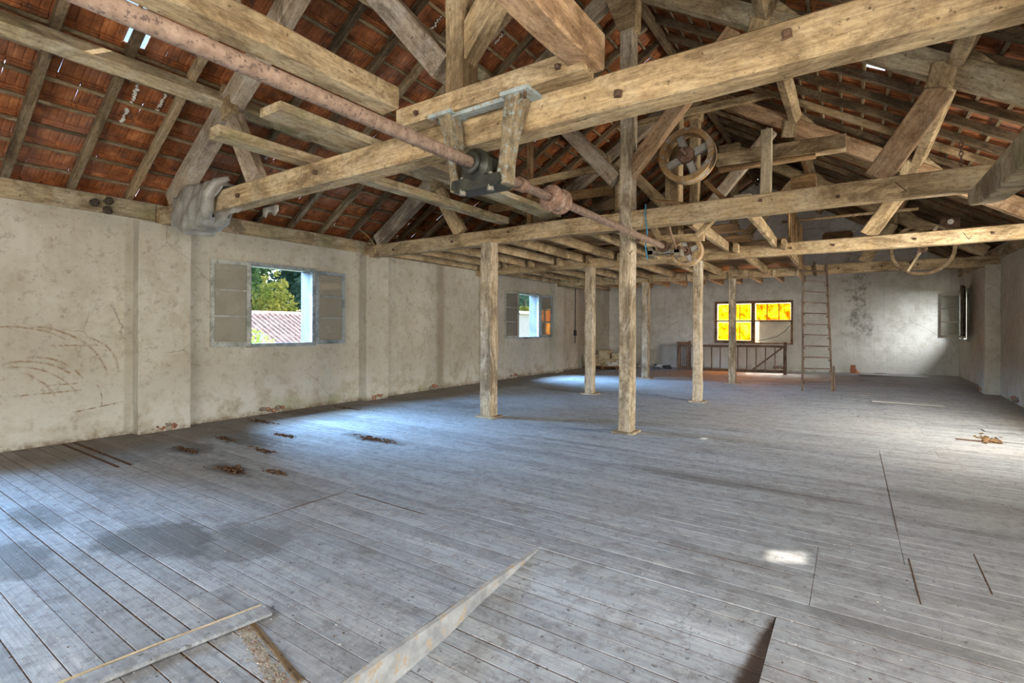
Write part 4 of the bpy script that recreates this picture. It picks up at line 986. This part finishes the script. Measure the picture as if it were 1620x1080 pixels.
# boards leaning on the far wall and a heap of dark sheets
def leaning(label, x0, x1, z1, mat, yb=20.45):
    b = MB(); t = .02; vs = [(x0, yb, .01), (x1, yb, .01), (x1, YF-.03, z1), (x0, YF-.03, z1)]
    b.add(vs+[(v[0], v[1]-t, v[2]+.004) for v in vs], [(0, 1, 2, 3), (7, 6, 5, 4), (0, 4, 5, 1), (1, 5, 6, 2), (2, 6, 7, 3), (3, 7, 4, 0)])
    tag(b.build('leaning_board', M[mat]), label, 'board')
leaning('white board leaning on the far wall behind the grey post', -7.3, -6.72, .70, 'panel_white', 20.3); leaning('wide pale grey board leaning on the far wall left of the stair railing', -6.55, -5.78, .86, 'panel_grey', 20.5)
hp = thing('sheet_heap', 'heap of dark crumpled sheeting on the floor left of the stair railing', 'heap', (-6.5, 19.6, 0))
for i in range(9):
    b = MB(); b.blob((-6.9+.12*i+random.uniform(-.05, .05), 19.5+random.uniform(-.2, .2), .07+random.uniform(0, .05)), random.uniform(.1, .17), .5, 8, 5, .5); b.build('sheet', M['blackdebris' if i % 3 else 'panel_grey'], hp)
beam('slat', (-6.95, 19.3, .2), (-6.25, 19.25, .1), .1, .02, 'panel_grey', hp)
b = MB(); x0, y0 = .03, 20.45; z0 = floor_z(0, 20.5)
b.box(x0-.09, y0-.1, z0, x0+.09, y0+.1, z0+.14); b.box(x0-.08, y0-.09, z0+.145, x0+.07, y0+.09, z0+.26); b.add([(x0+.05, y0-.1, z0), (x0+.2, y0-.08, z0), (x0+.17, y0+.05, z0), (x0+.11, y0, z0+.1)], [(0, 1, 3), (1, 2, 3), (2, 0, 3), (0, 2, 1)])
tag(b.build('terracotta_block', M['terracotta']), 'broken terracotta block on the floor against the far wall right of the ladder', 'block')
# pieces of wood in the gable
b = MB(); b.prism([(-.88, 4.45), (-.88, 4.86), (-.78, 4.95), (-.05, 4.95), (.02, 4.84), (-.02, 4.42)], YF-.06, YF+.01); b.build('gable_board', M['brown_board'], wf)
b = MB(); b.prism([(-.6, 3.5), (-.6, 3.83), (.12, 3.80), (.06, 3.52)], YF-.05, YF+.01); b.build('gable_board', M['brown_board'], wf)
# cable down the left wall end
b = MB(); b.tube([(XL+.03, 17.35, 3.1), (XL+.03, 17.36, 2.4), (XL+.035, 17.34, 1.5), (XL+.03, 17.35, 1.0)], .014, 6); b.box(XL, 17.28, 1.28, XL+.06, 17.42, 1.5); tag(b.build('wall_cable', M['cable']), 'dark cable and small switch box on the left wall above the pallet', 'cable')
b = MB(); b.tube([(-2.95, 20.9, 1.12), (-2.7, 20.92, 1.18), (-2.3, 20.93, 1.3), (-2.05, 20.93, 1.5), (-1.85, 20.9, 1.75)], .014, 6); tag(b.build('window_cable', M['cable'], None, True), 'dark cable curving across the open lower right light of the amber window', 'cable')

# ------------------------------------------------------------------ plastic sheet wrapped round the first tie, nests, loose planks
def plastic():
    t = thing('plastic_sheet', 'crumpled dusty plastic sheet wrapped round the left end of the nearest tie beam', 'sheet', (-7.5, 3.4, 3.25))
    nu, nv = 40, 44; vs = []
    for i in range(nu+1):
        u = i/nu; x = -8.15+1.22*u
        for j in range(nv):
            a = 2*math.pi*j/nv; ca, sa = math.cos(a), math.sin(a)
            hy, hz = .165, .19+.05*math.sin(u*math.pi)
            r = 1/max(abs(ca)/hy, abs(sa)/hz); r = .75*r+.25*min(hy, hz)*1.2
            fold = .013*math.sin(15*u+1.6*a+1.2*math.sin(2*a))+.007*math.sin(34*u-2*a)+.004*math.sin(58*u+3*a)
            pinch = 1.05+.22*math.sin(math.pi*u)**.7-.10*abs(2*u-1)**6
            sag = -.06*math.sin(math.pi*u) if sa < 0 else 0
            tw = .28*(sa)*(.5-u)*.0
            vs.append((x+.22*sa*(.2+u)+tw+.01*math.sin(4*a), 3.41+(r+fold)*ca*pinch, 3.25+(r+fold)*sa*pinch+sag))
    fs = [(i*nv+j, i*nv+(j+1) % nv, (i+1)*nv+(j+1) % nv, (i+1)*nv+j) for i in range(nu) for j in range(nv)]
    b = MB(); b.add(vs, fs); o = b.build('wrap', M['plastic'], t, True); so = o.modifiers.new('s', 'SOLIDIFY'); so.thickness = .004
    # loose twisted end pulled up over the tie, and a hanging rag
    b = MB(); b.tube([(-7.05, 3.22, 3.02), (-7.0, 3.2, 3.15), (-6.95, 3.2, 3.32), (-6.82, 3.24, 3.46), (-6.72, 3.34, 3.52)], [.05, .085, .075, .065, .03], 10); b.build('twisted_end', M['plastic'], t, True)
    vs = []; n = 8
    for i in range(n):
        for j in range(4): vs.append((-6.95+.1*i, 3.27+.012*math.sin(i*2.1+j), 3.08-.045*j*(1-.8*i/n)+.02*math.sin(i*1.7)))
    fs = [(i*4+j, i*4+j+1, i*4+5+j, i*4+4+j) for i in range(n-1) for j in range(3)]
    b = MB(); b.add(vs, fs); o = b.build('rag', M['plastic'], t, True); so = o.modifiers.new('s', 'SOLIDIFY'); so.thickness = .004
plastic()
b = MB()
vs = [(-6.3+.07*i, 3.56+.01*math.sin(3*i), 3.12-(.14 if j else 0)*(.7+.3*math.sin(i*2))-.0) for i in range(6) for j in range(2)]
b.add(vs, [(i*2, i*2+1, i*2+3, i*2+2) for i in range(5)]); o = b.build('plastic_scrap', M['plastic'], None, True); so = o.modifiers.new('s', 'SOLIDIFY'); so.thickness = .004
tag(o, 'small pale plastic scrap hanging from the nearest tie, right of the wrapped sheet', 'scrap')
for (yy, z, l) in [(2.54, 3.32, 'dark mud nest on the left wall plate, leftmost of three'), (2.70, 3.375, 'dark mud nest on the left wall plate, upper right of three'), (2.69, 3.245, 'dark mud nest on the left wall plate, lowest of three')]:
    t = thing('swallow_nest', l, 'nest', (XL+.04, yy, z), 'mud nests on the wall plate')
    b = MB(); b.blob((XL+.055, yy, z), .058, .22, 10, 6); b.build('mud_cup', M['nest'], t); b = MB(); b.lathe([(.03, 0), (.034, .012), (.02, .014)], 'X', (XL+.10, yy, z+.02), 10); b.build('rim', M['nest'], t)
lp = beam('loose_plank', (-2.86, .55, .012), (-2.69, 1.56, .012), .115, .02, 'floor', None, ch=.004); tag(lp, 'narrow loose plank lying across the floorboards at the bottom left', 'plank')
tag(beam('batten_strip', (-2.937, .55, .012), (-2.767, 1.56, .012), .016, .022, 'box_card', None, ch=.003), 'pale thin strip along the edge of the loose plank', 'strip')
b = MB()
for i in range(900):
    t = random.random(); x = -2.72+.66*t+random.gauss(0, .012); yy = 1.42-.15*t+random.gauss(0, .022)*(.6+t*.6); b.blob((x, yy, .001), random.uniform(.002, .008), .4, 5, 3, .6)
b.build('rubble', M['rubble'], floor, kind='stuff')
beam('broken_board', (-2.66, 1.455, .003), (-2.05, 1.335, .002), .028, .012, 'old_wood', floor, ch=.003)
# raised patch boards and gaps on the right, far panel
for i, (x0, x1, y0, y1) in enumerate([(1.75, 2.5, 9.75, 9.95), (1.75, 2.55, 9.97, 10.15), (1.7, 2.5, 10.55, 10.75), (.1, 1.1, 10.9, 11.1)]):
    patch_board(x0, x1, y0, y1, floor_z(x0, y0)+.016)
patch_board(.2, 1.9, 19.2, 19.75, floor_z(1, 19.5)+.02, 'panel_grey'); patch_board(.35, 1.5, 12.9, 13.1, floor_z(1, 13)+.02, 'panel_grey')
b = MB(); b.box(1.25, 9.62, floor_z(1.4, 9.6)+.001, 1.7, 9.72, floor_z(1.4, 9.6)+.004); b.build('floor_gap', M['rot'], floor)
for (xa, ya, xb, yb, w) in [(-3.92, 3.135, -3.02, 3.135, .012), (-4.075, 2.1, -4.06, 3.12, .006), (.705, 4.14, .72, 4.8, .009), (.335, 3.75, .33, 4.45, .008), (-.9, 5.55, .0, 5.55, .006), (.75, 3.5, 2.4, 3.5, .006), (-1.2, 3.72, -.3, 3.72, .006), (.3, 5.0, .3, 8.0, .005)]:
    beam('floor_gap', (xa, ya, .0), (xb, yb, .0), w, .0045, M['rot'], floor, seg=3, ch=.001, rough=.001)
b = MB()
for i in range(60): b.blob((1.62+random.gauss(0, .06), 9.85+random.gauss(0, .16), floor_z(1.6, 9.8)+.01), random.uniform(.01, .03), .4, 5, 3, .6)
b.build('gap_rubble', M['brown_board'], floor, kind='stuff')
b = MB(); b.tube([(-8.56, 6.89, 3.655), (-8.45, 7.05, 3.5), (-8.35, 7.12, 3.35), (-8.3, 7.12, 3.25), (-8.28, 7.1, 3.15)], .006, 5); tag(b.build('straw_strand', M['straw'], None, True), 'long straw strand hanging beside the left end of the second tie', 'straw')

# ------------------------------------------------------------------ outside
b = MB(); n = 12
vs = [(-80+i*160/n, -20+j*140/n, -3.6+random.uniform(-.2, .2)) for j in range(n+1) for i in range(n+1)]
b.add(vs, [(j*(n+1)+i, j*(n+1)+i+1, (j+1)*(n+1)+i+1, (j+1)*(n+1)+i) for j in range(n) for i in range(n)])
b.box(-80, -20, -4.6, 80, 120, -4.2); tag(b.build('ground', M['earth']), kind='structure')
# neighbour's tiled roof, its ridge along the building
nb = thing('tiled_outbuilding', 'outbuilding with a faded pink tiled roof outside the near window', 'building', (-19, 14, -3.6))
b = MB(); y0, y1 = 4.0, 22.0; n = int((y1-y0)/.24); xr, zr, xe, ze = -22.0, 2.14, -15.5, -.75
prof = []
for i in range(n+1):
    yy = y0+i*.24; prof += [(yy, 0), (yy+.07, .085), (yy+.14, .085)]
vs = []
rows = 16
for r in range(rows+1):
    t = r/rows
    for step in (0, 1):
        for (yy, h) in prof: vs.append((xr+(xe-xr)*t, yy, zr+(ze-zr)*t+h+(.035 if step else 0)))
m = len(prof); fs = []
for r in range(2*rows+1):
    fs += [(r*m+i, r*m+i+1, (r+1)*m+i+1, (r+1)*m+i) for i in range(m-1)]
b.add(vs, fs); b.build('roof_tiles', M['ext_roof'], nb, kind='stuff')
b = MB(); b.prism([(xr, zr-.05), (xe, ze-.05), (xe, ze-.2), (xr, zr-.2), (xr-6, ze-.2), (xr-6, ze-.05)], y0, y1); b.build('roof_deck', M['old_wood'], nb)
b = MB(); b.box(xr-5.5, y0+.3, -3.6, xe-.5, y1-.3, ze-.1); b.build('wall', M['ext_white'], nb)
b = MB(); b.lathe([(.16, y0), (.16, y1)], 'Y', (xr, 0, zr+.0), 10); b.build('ridge_cap', M['ext_roof'], nb)
# white building seen through the second window
wb = thing('white_building', 'bright white building outside the second window of the left wall', 'building', (-30, 46, -3.6))
b = MB(); b.box(-34, 40, -3.6, -30, 56, 3.0); b.build('wall', M['bright_white'], wb); b = MB(); b.prism([(-34.3, 3.0), (-29.7, 3.0), (-29.7, 3.12), (-32, 3.5), (-34.3, 3.12)], 39.7, 56.3); b.build('roof', M['ext_white'], wb)
# grey wall seen through the open light of the amber window
gw = thing('grey_rendered_wall', 'grey rendered wall close outside the amber window', 'wall', (-2.4, 21.7, 0))
b = MB(); b.box(-3.0, 21.6, -3.6, -.9, 21.8, 1.88); b.build('wall', M['ext_grey'], gw); b = MB(); b.box(-3.02, 21.56, 1.88, -.88, 21.84, 1.92); b.build('coping', M['ext_grey'], gw)
def tree(label, x, y, zbase, blobs, mat, nleaf, size, name='tree', group=None):
    t = thing(name, label, 'tree' if name != 'shrub' else 'shrub', (x, y, zbase), group); b = MB()
    tot = sum(r**2 for *_, r, sq in blobs)
    for bx_, by_, bz_, r, sq in blobs:
        for i in range(int(nleaf*r*r/tot)):
            d = Vector((random.gauss(0, 1), random.gauss(0, 1), random.gauss(0, 1))).normalized(); rr = r*(random.uniform(.55, 1.05))
            c = Vector((x+bx_, y+by_, bz_))+Vector((d.x*rr, d.y*rr, d.z*rr*sq))
            s = size*random.uniform(.6, 1.4); u = Vector((random.gauss(0, 1), random.gauss(0, 1), random.gauss(0, 1))).normalized(); v = u.orthogonal().normalized()
            b.add([c-u*s, c-v*s*.45+u*s*.1, c+u*s, c+v*s*.45+u*s*.1, c+u.cross(v)*s*.12], [(0, 1, 4), (1, 2, 4), (2, 3, 4), (3, 0, 4)])
    b.build('foliage', M[mat], t)
    b = MB(); zt = min(q[2] for q in blobs)+.3; b.tube([(x, y, zbase), (x+.05, y, (zbase+zt)/2), (x, y+.05, zt+1)], [.22, .17, .09], 8); b.build('trunk', M['bark'], t, True)
def cone_blobs(h0, h1, r0, n=9): return [(random.uniform(-.15, .15), random.uniform(-.15, .15), h0+(h1-h0)*i/(n-1), r0*(1-.93*i/(n-1))+.08, .8) for i in range(n)]
tree('yellow-green conifer with two pointed tips outside the near window', -30.2, 17.6, -3.6, [(a, c-.5, z, r, q) for a, c, z, r, q in cone_blobs(-.4, 4.6, 2.0)]+[(a-.3, c+.75, z, r, q) for a, c, z, r, q in cone_blobs(-.4, 4.95, 2.1)], 'leaf_yellow', 8400, .16, 'conifer')
tree('bright green leafy shrub below the near window outside', -14.2, 8.0, -3.4, [(0, 0, .75, .7, .8), (.1, .7, .65, .5, .9), (0, -.5, .6, .6, .9), (.1, -.2, 1.15, .4, 1.), (0, .9, .3, .6, .8), (0, .2, .1, .9, .8)], 'leaf_bright', 900, .085, 'shrub')
i = 0
for (x, y, h, r) in [(-40, 20.0, 8.5, 3.3), (-40.5, 28.6, 8.5, 3.3), (-49, 24.3, 13, 3.7), (-49.5, 34, 13, 3.8), (-58.5, 29, 18, 4.4), (-58.5, 40.5, 18, 4.4), (-49, 14.6, 12, 3.7), (-40.5, 11.4, 8.5, 3.3), (-58, 18, 18, 4.2)]:
    bl = [(random.uniform(-1, 1)*r*.5, random.uniform(-1, 1)*r*.5, h*.45+random.uniform(-.3, .5)*h*.7, r*random.uniform(.5, .75), .9) for _ in range(7)]
    tree('dark bushy tree in the wood beyond the tiled outbuilding', x, y, -3.6, bl, 'leaf_blue' if i % 2 else 'leaf_dark', 4600, .34, 'broadleaf_tree', 'trees of the wood behind'); i += 1
for (x, y, h, r) in [(-44, 66, 11, 4.2), (-47, 77, 13, 4.4), (-56, 72, 16, 4.6), (-52, 89, 15, 5)]:
    bl = [(random.uniform(-1, 1)*r*.5, random.uniform(-1, 1)*r*.5, h*.5+random.uniform(-.3, .5)*h*.7, r*random.uniform(.5, .75), .9) for _ in range(7)]
    tree('distant bushy tree beyond the white building', x, y, -3.6, bl, 'leaf_blue', 1500, .4, 'broadleaf_tree', 'trees beyond the white building')
tree('small yellow bush behind the white building outside the second window', -37.0, 57.6, 0, [(0, 0, 4.1, .75, .6), (0, 1.0, 4.0, .65, .6), (0, 2.0, 4.0, .6, .6)], 'leaf_yellow', 700, .14, 'shrub')
